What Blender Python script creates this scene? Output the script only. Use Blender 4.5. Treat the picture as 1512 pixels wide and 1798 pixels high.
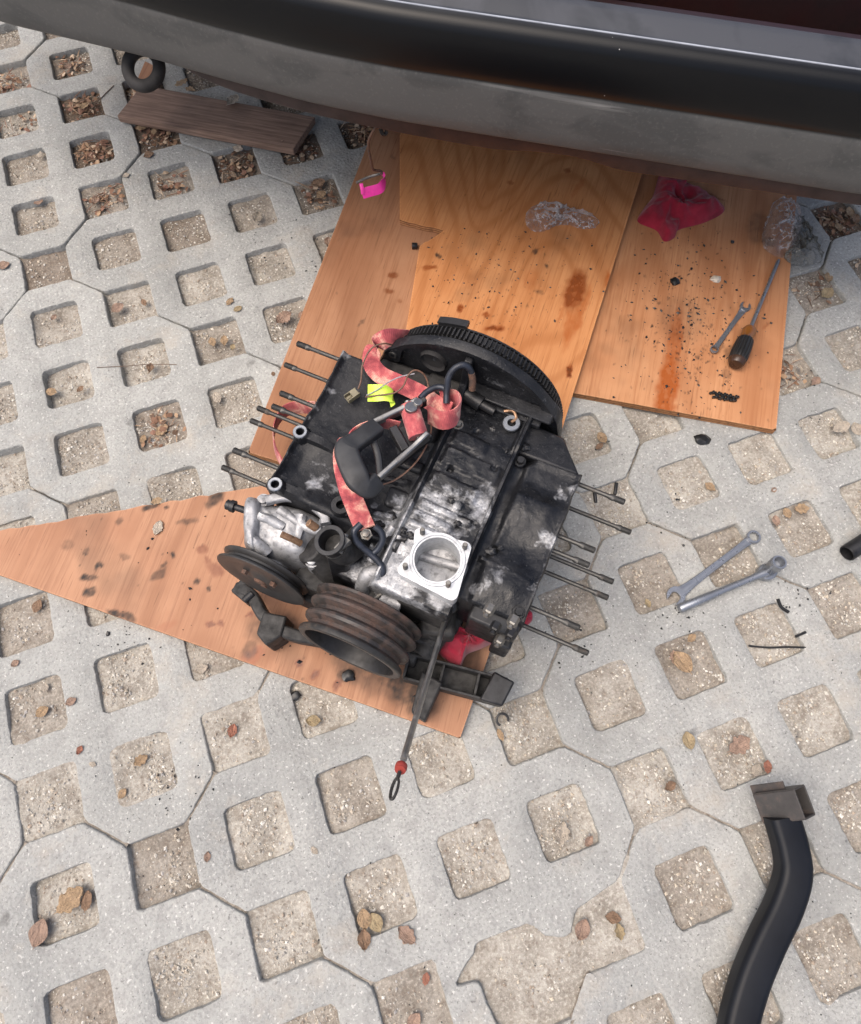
import bpy, bmesh, math, random
import numpy as np
from mathutils import Vector, Matrix, noise as mnoise

for o in list(bpy.data.objects):
    bpy.data.objects.remove(o)
scene = bpy.context.scene
COL = scene.collection
RNG = random.Random(7)

# ------------------------------------------------------------------ camera
CAM = np.array([0.40814, -0.00336, 1.09231])
FPX = 1189.83                       # focal length in photograph pixels (1512 wide)
RM = np.array([[0.9412, -0.3380, -0.0003], [-0.3165, -0.8811, -0.3515], [0.1185, 0.3309, -0.9362]])
U_, S_, V_ = np.linalg.svd(RM)
RM = U_ @ V_
cam_data = bpy.data.cameras.new('camera')
cam_data.sensor_fit = 'HORIZONTAL'
cam_data.sensor_width = 36.0
cam_data.lens = FPX / 1512 * 36.0
cam_data.clip_start = 0.02
cam_data.clip_end = 600
cam = bpy.data.objects.new('camera', cam_data)
COL.objects.link(cam)
cam.matrix_world = Matrix(((RM[0][0], -RM[1][0], -RM[2][0], CAM[0]),
                           (RM[0][1], -RM[1][1], -RM[2][1], CAM[1]),
                           (RM[0][2], -RM[1][2], -RM[2][2], CAM[2]),
                           (0, 0, 0, 1)))
scene.camera = cam
scene.render.resolution_x, scene.render.resolution_y = 861, 1024

# ------------------------------------------------------------------ sky, sun, exposure
SUN_AZ_VEC = Vector((-0.90, 0.05))    # where the light comes from, in plan
SUN_EL = math.radians(66)
world = bpy.data.worlds.new('World')
scene.world = world
world.use_nodes = True
wn = world.node_tree
wn.nodes.clear()
wo = wn.nodes.new('ShaderNodeOutputWorld')
wb = wn.nodes.new('ShaderNodeBackground')
ws = wn.nodes.new('ShaderNodeTexSky')
ws.sky_type = 'NISHITA'
ws.sun_disc = False
ws.sun_elevation = SUN_EL
ws.sun_rotation = math.atan2(SUN_AZ_VEC.x, SUN_AZ_VEC.y)
ws.air_density = 0.7
ws.dust_density = 6.0
ws.ozone_density = 0.4
wb.inputs['Strength'].default_value = 0.15
wn.links.new(ws.outputs[0], wb.inputs['Color'])
wn.links.new(wb.outputs[0], wo.inputs['Surface'])
sun_d = bpy.data.lights.new('sun', 'SUN')
sun_d.energy = 1.0
sun_d.angle = math.radians(75)
sun_d.color = (1.0, 0.965, 0.90)
sun = bpy.data.objects.new('sun', sun_d)
COL.objects.link(sun)
sd = Vector((SUN_AZ_VEC.normalized().x * math.cos(SUN_EL), SUN_AZ_VEC.normalized().y * math.cos(SUN_EL), math.sin(SUN_EL)))
sun.rotation_euler = sd.to_track_quat('Z', 'Y').to_euler()
sun.location = (2, 0, 4)
vs = scene.view_settings
vs.view_transform = 'Standard'
vs.look = 'None'
vs.exposure = 0.65
vs.gamma = 1.0
vs.use_curve_mapping = False
scene.cycles.max_bounces = 6
scene.cycles.use_denoising = True

# ------------------------------------------------------------------ measuring helpers
def P(px, py, z=0.0):
    """a spot of the place at height z, sighted at a photograph pixel"""
    d = RM.T @ np.array([(px - 756) / FPX, (py - 899) / FPX, 1.0])
    t = (z - CAM[2]) / d[2]
    w = CAM + t * d
    return Vector((w[0], w[1], w[2]))

TH = math.radians(46.5)
EO = Vector((0.3516, 0.1688, 0.0))
EXV = Vector((math.sin(TH), -math.cos(TH), 0))
EYV = Vector((math.cos(TH), math.sin(TH), 0))

def E(px, py, z):
    """same, in the engine's own frame: x to its right bank, y to the flywheel"""
    d = P(px, py, z) - EO
    return Vector((d.dot(EXV), d.dot(EYV), z))

def EP(px, py, y):
    """engine frame again, on the upright plane at that y"""
    a, b = E(px, py, .1), E(px, py, .3)
    t = (y - a.y) / (b.y - a.y)
    return a.lerp(b, t)

# ------------------------------------------------------------------ node helper
class NT:
    def __init__(self, name):
        self.m = bpy.data.materials.new(name)
        self.m.use_nodes = True
        self.t = self.m.node_tree
        self.t.nodes.clear()
        self.out = self.t.nodes.new('ShaderNodeOutputMaterial')
        self.tc = self.t.nodes.new('ShaderNodeTexCoord')

    def n(self, typ, **kw):
        nd = self.t.nodes.new(typ)
        for k, v in kw.items():
            setattr(nd, k, v)
        return nd

    def put(self, sock, v):
        if isinstance(v, bpy.types.NodeSocket):
            self.t.links.new(v, sock)
        elif v is not None:
            if isinstance(v, (tuple, list)) and len(v) == 3 and sock.type == 'RGBA':
                v = (*v, 1.0)
            elif isinstance(v, (int, float)) and sock.type == 'RGBA':
                v = (v, v, v, 1.0)
            sock.default_value = v

    @property
    def obj(self):
        return self.tc.outputs['Object']

    def mapping(self, scale=(1, 1, 1), rot=(0, 0, 0), loc=(0, 0, 0), vec=None):
        nd = self.n('ShaderNodeMapping')
        self.put(nd.inputs['Vector'], vec or self.obj)
        nd.inputs['Scale'].default_value = scale
        nd.inputs['Rotation'].default_value = rot
        nd.inputs['Location'].default_value = loc
        return nd.outputs[0]

    def noise(self, scale=5, detail=4, rough=0.5, vec=None, dist=0.0, out='Fac'):
        nd = self.n('ShaderNodeTexNoise')
        self.put(nd.inputs['Vector'], vec or self.obj)
        nd.inputs['Scale'].default_value = scale
        nd.inputs['Detail'].default_value = detail
        nd.inputs['Roughness'].default_value = rough
        nd.inputs['Distortion'].default_value = dist
        return nd.outputs[out]

    def voro(self, scale=5, vec=None, feature='F1', out='Distance', rand=1.0):
        nd = self.n('ShaderNodeTexVoronoi', feature=feature)
        self.put(nd.inputs['Vector'], vec or self.obj)
        nd.inputs['Scale'].default_value = scale
        nd.inputs['Randomness'].default_value = rand
        return nd.outputs[out]

    def wave(self, scale=5, dist=0, detail=2, vec=None, direction='X', dscale=1.0):
        nd = self.n('ShaderNodeTexWave', bands_direction=direction)
        self.put(nd.inputs['Vector'], vec or self.obj)
        nd.inputs['Scale'].default_value = scale
        nd.inputs['Distortion'].default_value = dist
        nd.inputs['Detail'].default_value = detail
        nd.inputs['Detail Scale'].default_value = dscale
        return nd.outputs['Fac']

    def ramp(self, fac, stops, interp='LINEAR'):
        nd = self.n('ShaderNodeValToRGB')
        cr = nd.color_ramp
        cr.interpolation = interp
        while len(cr.elements) < len(stops):
            cr.elements.new(0.5)
        for e, (p, c) in zip(cr.elements, stops):
            e.position = p
            e.color = (c, c, c, 1) if isinstance(c, (int, float)) else (*c, 1)
        self.put(nd.inputs['Fac'], fac)
        return nd.outputs['Color']

    def mix(self, fac, a, b, mode='MIX'):
        nd = self.n('ShaderNodeMix', data_type='RGBA', blend_type=mode)
        self.put(nd.inputs['Factor'], fac)
        self.put(nd.inputs[6], a)
        self.put(nd.inputs[7], b)
        return nd.outputs[2]

    def math(self, op, a, b=None, c=None, clamp=False):
        nd = self.n('ShaderNodeMath', operation=op, use_clamp=clamp)
        self.put(nd.inputs[0], a)
        if b is not None:
            self.put(nd.inputs[1], b)
        if c is not None:
            self.put(nd.inputs[2], c)
        return nd.outputs[0]

    def attr(self, name, out='Fac'):
        nd = self.n('ShaderNodeAttribute')
        nd.attribute_name = name
        return nd.outputs[out]

    def objrand(self):
        return self.n('ShaderNodeObjectInfo').outputs['Random']

    def bump(self, h, strength=0.5, dist=0.001, normal=None):
        nd = self.n('ShaderNodeBump')
        nd.inputs['Strength'].default_value = strength
        nd.inputs['Distance'].default_value = dist
        self.put(nd.inputs['Height'], h)
        if normal is not None:
            self.put(nd.inputs['Normal'], normal)
        return nd.outputs[0]

    def bsdf(self, color, rough=0.6, metal=0.0, normal=None, spec=None, coat=None, sheen=None, trans=None, alpha=None):
        nd = self.n('ShaderNodeBsdfPrincipled')
        self.put(nd.inputs['Base Color'], color)
        self.put(nd.inputs['Roughness'], rough)
        self.put(nd.inputs['Metallic'], metal)
        if normal is not None:
            self.put(nd.inputs['Normal'], normal)
        if spec is not None:
            self.put(nd.inputs['Specular IOR Level'], spec)
        if coat is not None:
            self.put(nd.inputs['Coat Weight'], coat)
            nd.inputs['Coat Roughness'].default_value = 0.12
        if sheen is not None:
            self.put(nd.inputs['Sheen Weight'], sheen)
        if trans is not None:
            self.put(nd.inputs['Transmission Weight'], trans)
        if alpha is not None:
            self.put(nd.inputs['Alpha'], alpha)
        self.t.links.new(nd.outputs[0], self.out.inputs['Surface'])
        return self.m

# ------------------------------------------------------------------ mesh helpers
def tag(o, label=None, cat=None, group=None, kind=None):
    if label:
        o['label'] = label
    if cat:
        o['category'] = cat
    if group:
        o['group'] = group
    if kind:
        o['kind'] = kind
    return o

def empty(name, loc=(0, 0, 0), rz=0.0):
    o = bpy.data.objects.new(name, None)
    COL.objects.link(o)
    o.location = loc
    o.rotation_euler = (0, 0, rz)
    o.empty_display_size = 0.05
    return o

def obj(name, bm, mat, parent=None, smooth=40, bevel=0.0, seg=2, jit=0.0, jscale=60.0):
    if jit:
        for v in bm.verts:
            v.co += jit * mnoise.noise_vector(v.co * jscale)
    me = bpy.data.meshes.new(name)
    bmesh.ops.recalc_face_normals(bm, faces=bm.faces)
    bm.to_mesh(me)
    bm.free()
    return link_mesh(name, me, mat, parent, smooth, bevel, seg)

def link_mesh(name, me, mat, parent=None, smooth=40, bevel=0.0, seg=2):
    if mat:
        me.materials.append(mat)
    if smooth:
        me.polygons.foreach_set('use_smooth', [True] * len(me.polygons))
        me.set_sharp_from_angle(angle=math.radians(smooth))
    o = bpy.data.objects.new(name, me)
    COL.objects.link(o)
    if parent:
        o.parent = parent
    if bevel:
        m = o.modifiers.new('bevel', 'BEVEL')
        m.width = bevel
        m.segments = seg
        m.limit_method = 'ANGLE'
        m.angle_limit = math.radians(32)
        m.use_clamp_overlap = True
    return o

def frame(d, up=Vector((0, 0, 1))):
    d = Vector(d).normalized()
    if abs(d.dot(up)) > 0.98:
        up = Vector((1, 0, 0))
    x = up.cross(d).normalized()
    y = d.cross(x).normalized()
    return x, y, d

def box(bm, c, s, rz=0.0, rot=None):
    m = Matrix.Translation(Vector(c)) @ (rot.to_4x4() if rot else Matrix.Rotation(rz, 4, 'Z')) @ Matrix.Diagonal((*s, 1))
    bmesh.ops.create_cube(bm, size=1.0, matrix=m)
    return bm

def cyl(bm, a, b, r0, r1=None, n=20, caps=True):
    a, b = Vector(a), Vector(b)
    r1 = r0 if r1 is None else r1
    x, y, d = frame(b - a)
    ra = [bm.verts.new(a + r0 * (math.cos(t) * x + math.sin(t) * y)) for t in [2 * math.pi * i / n for i in range(n)]]
    rb = [bm.verts.new(b + r1 * (math.cos(t) * x + math.sin(t) * y)) for t in [2 * math.pi * i / n for i in range(n)]]
    for i in range(n):
        bm.faces.new((ra[i], ra[(i + 1) % n], rb[(i + 1) % n], rb[i]))
    if caps:
        bm.faces.new(ra[::-1])
        bm.faces.new(rb)
    return bm

def lathe(bm, prof, org, axis, n=48, closed=False):
    """prof: list of (distance along axis, radius)"""
    org = Vector(org)
    x, y, d = frame(axis)
    rings = []
    for h, r in prof:
        if r < 1e-6:
            rings.append([bm.verts.new(org + d * h)])
        else:
            rings.append([bm.verts.new(org + d * h + r * (math.cos(2 * math.pi * i / n) * x + math.sin(2 * math.pi * i / n) * y)) for i in range(n)])
    seq = list(zip(rings, rings[1:]))
    if closed:
        seq.append((rings[-1], rings[0]))
    for A, B_ in seq:
        for i in range(n):
            j = (i + 1) % n
            if len(A) == 1 and len(B_) == 1:
                continue
            if len(A) == 1:
                bm.faces.new((A[0], B_[j], B_[i]))
            elif len(B_) == 1:
                bm.faces.new((A[i], A[j], B_[0]))
            else:
                bm.faces.new((A[i], A[j], B_[j], B_[i]))
    return bm

def spline(pts, per=8, closed=False):
    pts = [Vector(p) for p in pts]
    out = []
    n = len(pts)
    rng = range(n if closed else n - 1)
    for i in rng:
        if closed:
            p0, p1, p2, p3 = pts[i - 1], pts[i], pts[(i + 1) % n], pts[(i + 2) % n]
        else:
            p1, p2 = pts[i], pts[i + 1]
            p0 = pts[i - 1] if i > 0 else p1 * 2 - p2
            p3 = pts[i + 2] if i + 2 < n else p2 * 2 - p1
        for k in range(per):
            t = k / per
            out.append(0.5 * (2 * p1 + (p2 - p0) * t + (2 * p0 - 5 * p1 + 4 * p2 - p3) * t * t + (3 * p1 - p0 - 3 * p2 + p3) * t ** 3))
    if not closed:
        out.append(pts[-1])
    return out

def sweep(bm, path, sect, closed=False, scale=None, up=None, caps=True):
    """sect: list of 2D points; swept with parallel transport"""
    n = len(path)
    tang = []
    for i in range(n):
        a = path[i - 1] if (i > 0 or closed) else path[0]
        b = path[(i + 1) % n] if (i < n - 1 or closed) else path[-1]
        tang.append((b - a).normalized())
    x, y, _ = frame(tang[0], up or Vector((0, 0, 1)))
    rings = []
    for i in range(n):
        d = tang[i]
        if up is not None:
            x = up.cross(d).normalized()
            y = d.cross(x).normalized()
        else:
            x = (x - d * x.dot(d)).normalized()
            y = d.cross(x).normalized()
        s = scale(i / max(1, n - 1)) if scale else 1.0
        rings.append([bm.verts.new(path[i] + s * (p[0] * x + p[1] * y)) for p in sect])
    m = len(sect)
    for i in range(n if closed else n - 1):
        A, B_ = rings[i], rings[(i + 1) % n]
        for k in range(m):
            bm.faces.new((A[k], A[(k + 1) % m], B_[(k + 1) % m], B_[k]))
    if caps and not closed:
        bm.faces.new(rings[0][::-1])
        bm.faces.new(rings[-1])
    return bm

def circ(r, n=10):
    return [(r * math.cos(2 * math.pi * i / n), r * math.sin(2 * math.pi * i / n)) for i in range(n)]

def rrect(w, h, r, k=4):
    out = []
    for cx, cy, a0 in ((w / 2 - r, h / 2 - r, 0), (-w / 2 + r, h / 2 - r, 90), (-w / 2 + r, -h / 2 + r, 180), (w / 2 - r, -h / 2 + r, 270)):
        for i in range(k + 1):
            a = math.radians(a0 + 90 * i / k)
            out.append((cx + r * math.cos(a), cy + r * math.sin(a)))
    return out

def tube(bm, pts, r, n=10, per=8, closed=False, scale=None):
    return sweep(bm, spline(pts, per, closed), circ(r, n), closed, scale)

def prism(bm, poly, z0, z1, mat4=None):
    lo = [bm.verts.new((p[0], p[1], z0)) for p in poly]
    hi = [bm.verts.new((p[0], p[1], z1)) for p in poly]
    n = len(poly)
    bm.faces.new(lo[::-1])
    bm.faces.new(hi)
    for i in range(n):
        bm.faces.new((lo[i], lo[(i + 1) % n], hi[(i + 1) % n], hi[i]))
    if mat4 is not None:
        bmesh.ops.transform(bm, matrix=mat4, verts=lo + hi)
    return bm

def ribbon(bm, pts, wdirs, width, thick=0.002, per=8):
    """flat webbing through pts; wdirs: width direction for each point"""
    path = spline(pts, per)
    wd = spline(wdirs, per)
    rings = []
    for i, p in enumerate(path):
        d = (path[min(i + 1, len(path) - 1)] - path[max(i - 1, 0)]).normalized()
        w = wd[i]
        w = (w - d * w.dot(d)).normalized()
        nn = d.cross(w).normalized()
        rings.append([bm.verts.new(p + w * (s * width / 2) + nn * (t * thick / 2)) for s, t in
                      ((-1, -0.6), (-0.9, -1), (0.9, -1), (1, -0.6), (1, 0.6), (0.9, 1), (-0.9, 1), (-1, 0.6))])
    uvl = bm.loops.layers.uv.verify()
    L_ = [0.0]
    for a, b in zip(path, path[1:]):
        L_.append(L_[-1] + (b - a).length)
    us = (0, .05, .95, 1, 1, .95, .05, 0)
    for i in range(len(rings) - 1):
        for k in range(8):
            k2 = (k + 1) % 8
            f = bm.faces.new((rings[i][k], rings[i][k2], rings[i + 1][k2], rings[i + 1][k]))
            for lp, (u, v) in zip(f.loops, ((us[k], L_[i]), (us[k2], L_[i]), (us[k2], L_[i + 1]), (us[k], L_[i + 1]))):
                lp[uvl].uv = (u, v)
    bm.faces.new(rings[0][::-1])
    bm.faces.new(rings[-1])
    return bm

def sst(a, b, x):
    t = np.clip((x - a) / (b - a), 0, 1)
    return t * t * (3 - 2 * t)

def vnoise(x, y, scale, seed=0, octaves=3, rough=0.5):
    """vectorised smooth value noise, about -1..1"""
    def h(ix, iy, s):
        v = np.sin(ix * 127.1 + iy * 311.7 + s * 74.7) * 43758.5453
        return v - np.floor(v)
    tot = 0; amp = 1; nrm = 0
    for k in range(octaves):
        X = x * scale * 2 ** k + 17.3 * k; Y = y * scale * 2 ** k + 9.1 * k
        ix, iy = np.floor(X), np.floor(Y)
        fx, fy = X - ix, Y - iy
        fx = fx * fx * (3 - 2 * fx); fy = fy * fy * (3 - 2 * fy)
        a, b = h(ix, iy, seed + k), h(ix + 1, iy, seed + k)
        c, d = h(ix, iy + 1, seed + k), h(ix + 1, iy + 1, seed + k)
        tot = tot + amp * ((a * (1 - fx) + b * fx) * (1 - fy) + (c * (1 - fx) + d * fx) * fy)
        nrm += amp; amp *= rough
    return tot / nrm * 2 - 1

def grid_mesh(name, X, Y, Z, skirt=None):
    """height field mesh from 2D arrays, optional walls down to z = skirt"""
    ny, nx = X.shape
    co = np.stack([X, Y, Z], -1).reshape(-1, 3)
    idx = np.arange(nx * ny).reshape(ny, nx)
    f = np.stack([idx[:-1, :-1], idx[:-1, 1:], idx[1:, 1:], idx[1:, :-1]], -1).reshape(-1, 4)
    faces = f.tolist()
    verts = co.tolist()
    if skirt is not None:
        ring = list(idx[0, :]) + list(idx[1:, -1]) + list(idx[-1, -2::-1]) + list(idx[-2:0:-1, 0])
        base = len(verts)
        for i in ring:
            verts.append([co[i][0], co[i][1], skirt])
        m = len(ring)
        for k in range(m):
            k2 = (k + 1) % m
            faces.append([int(ring[k]), base + k, base + k2, int(ring[k2])])
        faces.append([base + k for k in range(m)][::-1])
    me = bpy.data.meshes.new(name)
    me.from_pydata(verts, [], faces)
    return me

# ------------------------------------------------------------------ materials
def m_concrete():
    t = NT('concrete_paver')
    geo = t.n('ShaderNodeNewGeometry').outputs['Position']
    cloud = t.noise(3.6, 5, .62, geo)
    mid = t.noise(34, 5, .65, geo)
    fine = t.noise(230, 3, .65, geo)
    spk = t.noise(210, 2, .55, t.mapping(loc=(3, 7, 1), vec=geo))
    spd = t.noise(180, 2, .6, t.mapping(loc=(9, 2, 5), vec=geo))
    sp = t.voro(150, geo)
    c = t.ramp(cloud, [(.28, (.275, .279, .262)), (.5, (.345, .348, .327)), (.72, (.405, .405, .378))])
    c = t.mix(t.ramp(mid, [(.33, .5), (.5, 0.0)]), c, (.235, .23, .218))
    c = t.mix(t.ramp(mid, [(.55, 0.0), (.75, .4)]), c, (.46, .455, .44))
    c = t.mix(t.ramp(fine, [(.38, .5), (.52, 0.0)]), c, (.205, .202, .193))
    c = t.mix(t.ramp(spk, [(.63, 0.0), (.69, .75)]), c, (.62, .61, .58))
    c = t.mix(t.ramp(spd, [(.66, 0.0), (.71, .8)]), c, (.12, .117, .112))
    c = t.mix(t.ramp(sp, [(.06, .7), (.13, 0.0)]), c, (.12, .115, .11))
    blot = t.voro(8, geo)
    bl = t.math('ADD', blot, t.math('MULTIPLY', t.noise(45, 4, .65, geo), .30))
    c = t.mix(t.ramp(bl, [(.17, .7), (.24, 0.0)]), c, (.075, .07, .066))
    sand = t.noise(7, 5, .7, t.mapping(loc=(4, 1, 0), vec=geo))
    c = t.mix(t.ramp(sand, [(.55, 0.0), (.72, .5)]), c, (.43, .375, .30))
    c = t.mix(.14, c, t.ramp(t.objrand(), [(0, (.24, .245, .245)), (1, (.45, .45, .42))]))
    h = t.math('ADD', fine, t.math('MULTIPLY', sp, .6))
    return t.bsdf(c, .92, 0, t.bump(h, .8, .0016, t.bump(mid, .45, .004)), spec=.25)

def m_soil():
    t = NT('sandy_soil')
    a = t.noise(16, 5, .62)
    f = t.noise(230, 3, .7)
    v = t.noise(90, 4, .7)
    c = t.ramp(a, [(.3, (.20, .178, .148)), (.5, (.315, .290, .248)), (.7, (.42, .397, .350))])
    c = t.mix(t.ramp(f, [(.5, 0.0), (.68, .65)]), c, (.55, .52, .455))
    c = t.mix(t.ramp(f, [(.30, .6), (.43, 0.0)]), c, (.15, .12, .095))
    c = t.mix(t.ramp(v, [(.33, .6), (.47, 0.0)]), c, (.17, .135, .105))
    lit = t.attr('litter')
    c = t.mix(t.math('MULTIPLY', lit, .8), c, t.ramp(f, [(.3, (.05, .035, .025)), (.7, (.17, .11, .07))]))
    return t.bsdf(c, .95, 0, t.bump(t.math('ADD', f, v), .8, .002), spec=.2)

def m_attrcol(name, rough=.85, bumpscale=500):
    t = NT(name)
    c = t.attr('col', 'Color')
    f = t.noise(bumpscale, 2, .5)
    c = t.mix(t.ramp(f, [(.3, .2), (.6, 0.0)]), c, (.1, .08, .06))
    return t.bsdf(c, rough, 0, t.bump(f, .3, .0006), spec=.25)

def m_ply(name, light, mid, dark, ang, ring=1.0):
    """ang: plan direction of the grain"""
    t = NT(name)
    v = t.mapping((1, 1, 1), (0, 0, -ang))
    slow = t.noise(3.4, 2, .45, t.mapping((.30, 1, 1), vec=v), .6)
    cont = t.math('SINE', t.math('MULTIPLY', slow, 95.0 * ring))
    cont = t.ramp(t.math('ADD', t.math('MULTIPLY', cont, .5), .5), [(.0, 0.0), (.7, .25), (1.0, 1.0)])
    fib = t.noise(210, 4, .65, t.mapping((.035, 1, 1), vec=v))
    band = t.noise(38, 3, .6, t.mapping((.02, 1, 1), vec=v))
    pores = t.noise(300, 2, .5, t.mapping((.06, 1, 1), vec=v))
    cloud = t.noise(6, 4, .6, v)
    c = t.mix(t.ramp(cloud, [(.35, .0), (.7, 1.0)]), mid, light)
    c = t.mix(t.math('MULTIPLY', cont, .6), c, dark)
    c = t.mix(t.ramp(band, [(.4, .26), (.55, 0.0)]), c, dark)
    c = t.mix(t.ramp(fib, [(.34, .6), (.52, 0.0)]), c, dark)
    c = t.mix(t.ramp(pores, [(.65, 0.0), (.73, .45)]), c, tuple(x * .35 for x in dark))
    oil = t.attr('oil')
    grime = t.attr('grime')
    c = t.mix(t.math('MULTIPLY', t.attr('rim'), .3), c, tuple(min(1, x * 1.45) for x in light))
    c = t.mix(t.math('MULTIPLY', oil, .9, clamp=True), c, tuple(a * b for a, b in zip(mid, (.72, .38, .18))))
    c = t.mix(grime, c, (.028, .02, .016))
    rough = t.mix(oil, t.ramp(fib, [(.2, .55), (.8, .75)]), .25)
    h = t.math('ADD', fib, t.math('MULTIPLY', pores, -.6))
    return t.bsdf(c, rough, 0, t.bump(h, .35, .0007), spec=.35)

def m_plyedge():
    t = NT('plywood_edge')
    s = t.n('ShaderNodeSeparateXYZ'); t.put(s.inputs[0], t.obj)
    lam = t.math('FRACT', t.math('MULTIPLY', s.outputs['Z'], 190.0))
    f = t.noise(160, 3, .6)
    c = t.ramp(lam, [(.0, (.20, .085, .035)), (.45, (.24, .10, .04)), (.5, (.40, .2, .085)), (.95, (.44, .22, .1))])
    c = t.mix(t.ramp(f, [(.5, 0.0), (.75, .7)]), c, (.07, .035, .02))
    return t.bsdf(c, .8, 0, t.bump(f, .5, .001), spec=.3)

def m_case(name, silver=0.0, blobs=(), rough=.30, grease=1.0):
    """cast case: black oily film over aluminium that shows through in patches (blobs, in the engine's frame)"""
    t = NT(name)
    n1 = t.noise(64, 6, .7)
    n2 = t.noise(20, 4, .62)
    n3 = t.noise(300, 3, .65)
    film = t.ramp(n2, [(.32, (.0055, .006, .0075)), (.55, (.012, .0125, .0145)), (.78, (.034, .034, .036))])
    film = t.mix(t.ramp(n3, [(.62, 0.0), (.72, .6)]), film, (.10, .10, .105))
    film = t.mix(t.ramp(n1, [(.60, 0.0), (.72, .5)]), film, (.075, .075, .078))
    alu = t.ramp(n3, [(.3, (.27, .274, .282)), (.5, (.41, .415, .425)), (.7, (.58, .585, .59))])
    alu = t.mix(t.ramp(n1, [(.42, .55), (.6, 0.0)]), alu, (.12, .122, .128))
    mask = None
    for (bx_, by_, r_, w_) in blobs:
        d = t.n('ShaderNodeVectorMath', operation='DISTANCE')
        mp = t.mapping((1, 1, .35))
        t.put(d.inputs[0], mp); d.inputs[1].default_value = (bx_, by_, .25 * .35)
        g = t.math('MULTIPLY', t.math('SUBTRACT', 1.0, t.math('DIVIDE', d.outputs['Value'], r_), clamp=True), w_)
        mask = g if mask is None else t.math('MAXIMUM', mask, g)
    nm = t.noise(48, 4, .58, dist=.5)
    base = t.math('ADD', t.math('MULTIPLY', nm, .85), t.math('MULTIPLY', n2, .45))
    base = t.math('ADD', base, silver - .28)
    if mask is not None:
        base = t.math('ADD', base, mask)
    sm = t.ramp(base, [(.56, 0.0), (.64, .45), (.74, 1.0)])
    pits = t.ramp(t.noise(150, 4, .7), [(.33, 1.0), (.42, 0.0)])
    sm = t.math('MULTIPLY', sm, t.math('SUBTRACT', 1.0, t.math('MULTIPLY', pits, .75)))
    c = t.mix(sm, film, alu)
    r = t.mix(sm, t.ramp(n2, [(.3, rough - .1), (.75, rough + .3)]), .5)
    bmp = t.bump(t.math('ADD', n3, t.math('MULTIPLY', n1, 1.6)), .45, .0012)
    return t.bsdf(c, r, t.math('MULTIPLY', sm, .6), bmp, spec=.36)

def m_cast():
    """bare matt die-cast aluminium, dulled by age"""
    t = NT('dull_cast_aluminium')
    a = t.noise(34, 5, .65)
    b = t.noise(120, 4, .65)
    f = t.noise(420, 2, .6)
    c = t.ramp(a, [(.3, (.22, .222, .228)), (.5, (.36, .363, .37)), (.7, (.50, .503, .51))])
    c = t.mix(t.ramp(b, [(.34, .6), (.47, 0.0)]), c, (.11, .11, .112))
    c = t.mix(t.ramp(b, [(.58, 0.0), (.72, .7)]), c, (.52, .52, .53))
    return t.bsdf(c, t.ramp(b, [(.3, .65), (.7, .42)]), .45, t.bump(t.math('ADD', b, t.math('MULTIPLY', f, .6)), .4, .001), spec=.5)

def m_simple(name, col, rough=.5, metal=0.0, var=.25, scale=60, bump=.15, dark=None, spec=.5, coat=None):
    t = NT(name)
    n1 = t.noise(scale, 5, .62)
    n2 = t.noise(scale * 6, 3, .6)
    d = dark or tuple(x * (1 - 1.6 * var) if x * (1 - 1.6 * var) > 0 else x * .2 for x in col)
    l = tuple(min(1, x * (1 + var)) for x in col)
    c = t.ramp(n1, [(.3, d), (.5, col), (.72, l)])
    r = t.ramp(n1, [(.3, min(1, rough + .12)), (.7, max(.05, rough - .08))])
    return t.bsdf(c, r, metal, t.bump(t.math('ADD', n1, t.math('MULTIPLY', n2, .5)), bump, .0008), spec=spec, coat=coat)

def m_rustmetal(name, steel, rust, amt=.5, rough=.5, metal=.7, scale=50, spec=.5):
    t = NT(name)
    n1 = t.noise(scale, 6, .7)
    n2 = t.noise(scale * .4, 3, .5)
    n3 = t.noise(500, 2, .5)
    m = t.ramp(t.math('ADD', t.math('MULTIPLY', n1, .6), t.math('MULTIPLY', n2, .4)), [(.62 - .3 * amt, 0.0), (.75 - .3 * amt, 1.0)])
    c = t.mix(m, t.ramp(n1, [(.3, tuple(x * .55 for x in steel)), (.7, steel)]), t.ramp(n3, [(.3, tuple(x * .5 for x in rust)), (.7, rust)]))
    return t.bsdf(c, t.mix(m, rough, .85), t.math('MULTIPLY', t.math('SUBTRACT', 1.0, m), metal), t.bump(n1, .3, .0006), spec=spec)

M = {}
M['concrete'] = m_concrete()
M['soil'] = m_soil()
M['gravel'] = m_attrcol('gravel_grains')
M['leafbits'] = m_attrcol('leaf_litter', .75, 300)
M['plyedge'] = m_plyedge()
blobs_c = [(.04, .195, .085, .50), (.02, .125, .085, .80), (.085, .235, .06, .30), (.09, .12, .06, .5), (.0, .18, .06, .6), (.05, .285, .04, .12)]
M['case'] = m_case('crankcase_grease', 0.0, blobs_c)
M['blockR'] = m_case('right_block_grease', -.04, [(.15, .14, .06, .32), (.203, .23, .045, .42), (.203, .165, .04, .38), (.19, .315, .045, .33), (.155, .245, .05, .14)], .3)
M['blockL'] = m_case('left_block_grease', -.06, [(-.13, .19, .055, .33), (-.192, .39, .025, .5), (-.192, .21, .035, .35), (-.192, .33, .05, .2), (-.192, .28, .03, .25)], .42)
M['bell'] = m_case('bell_housing_grease', .0, [(.03, .398, .06, .14), (.1, .398, .06, .12), (-.06, .40, .06, .1)], .36)
M['alu'] = m_cast()
M['alugrey'] = m_case('stained_aluminium', .10, [], .4)
M['machined'] = m_simple('machined_flange', (.58, .59, .595), .45, .55, .14, 130, .12)
M['bossface'] = m_simple('machined_boss', (.27, .285, .305), .42, .8, .15, 200, .1)
M['black'] = m_simple('oily_black_iron', (.018, .018, .019), .42, .2, .5, 60, .25)
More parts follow.
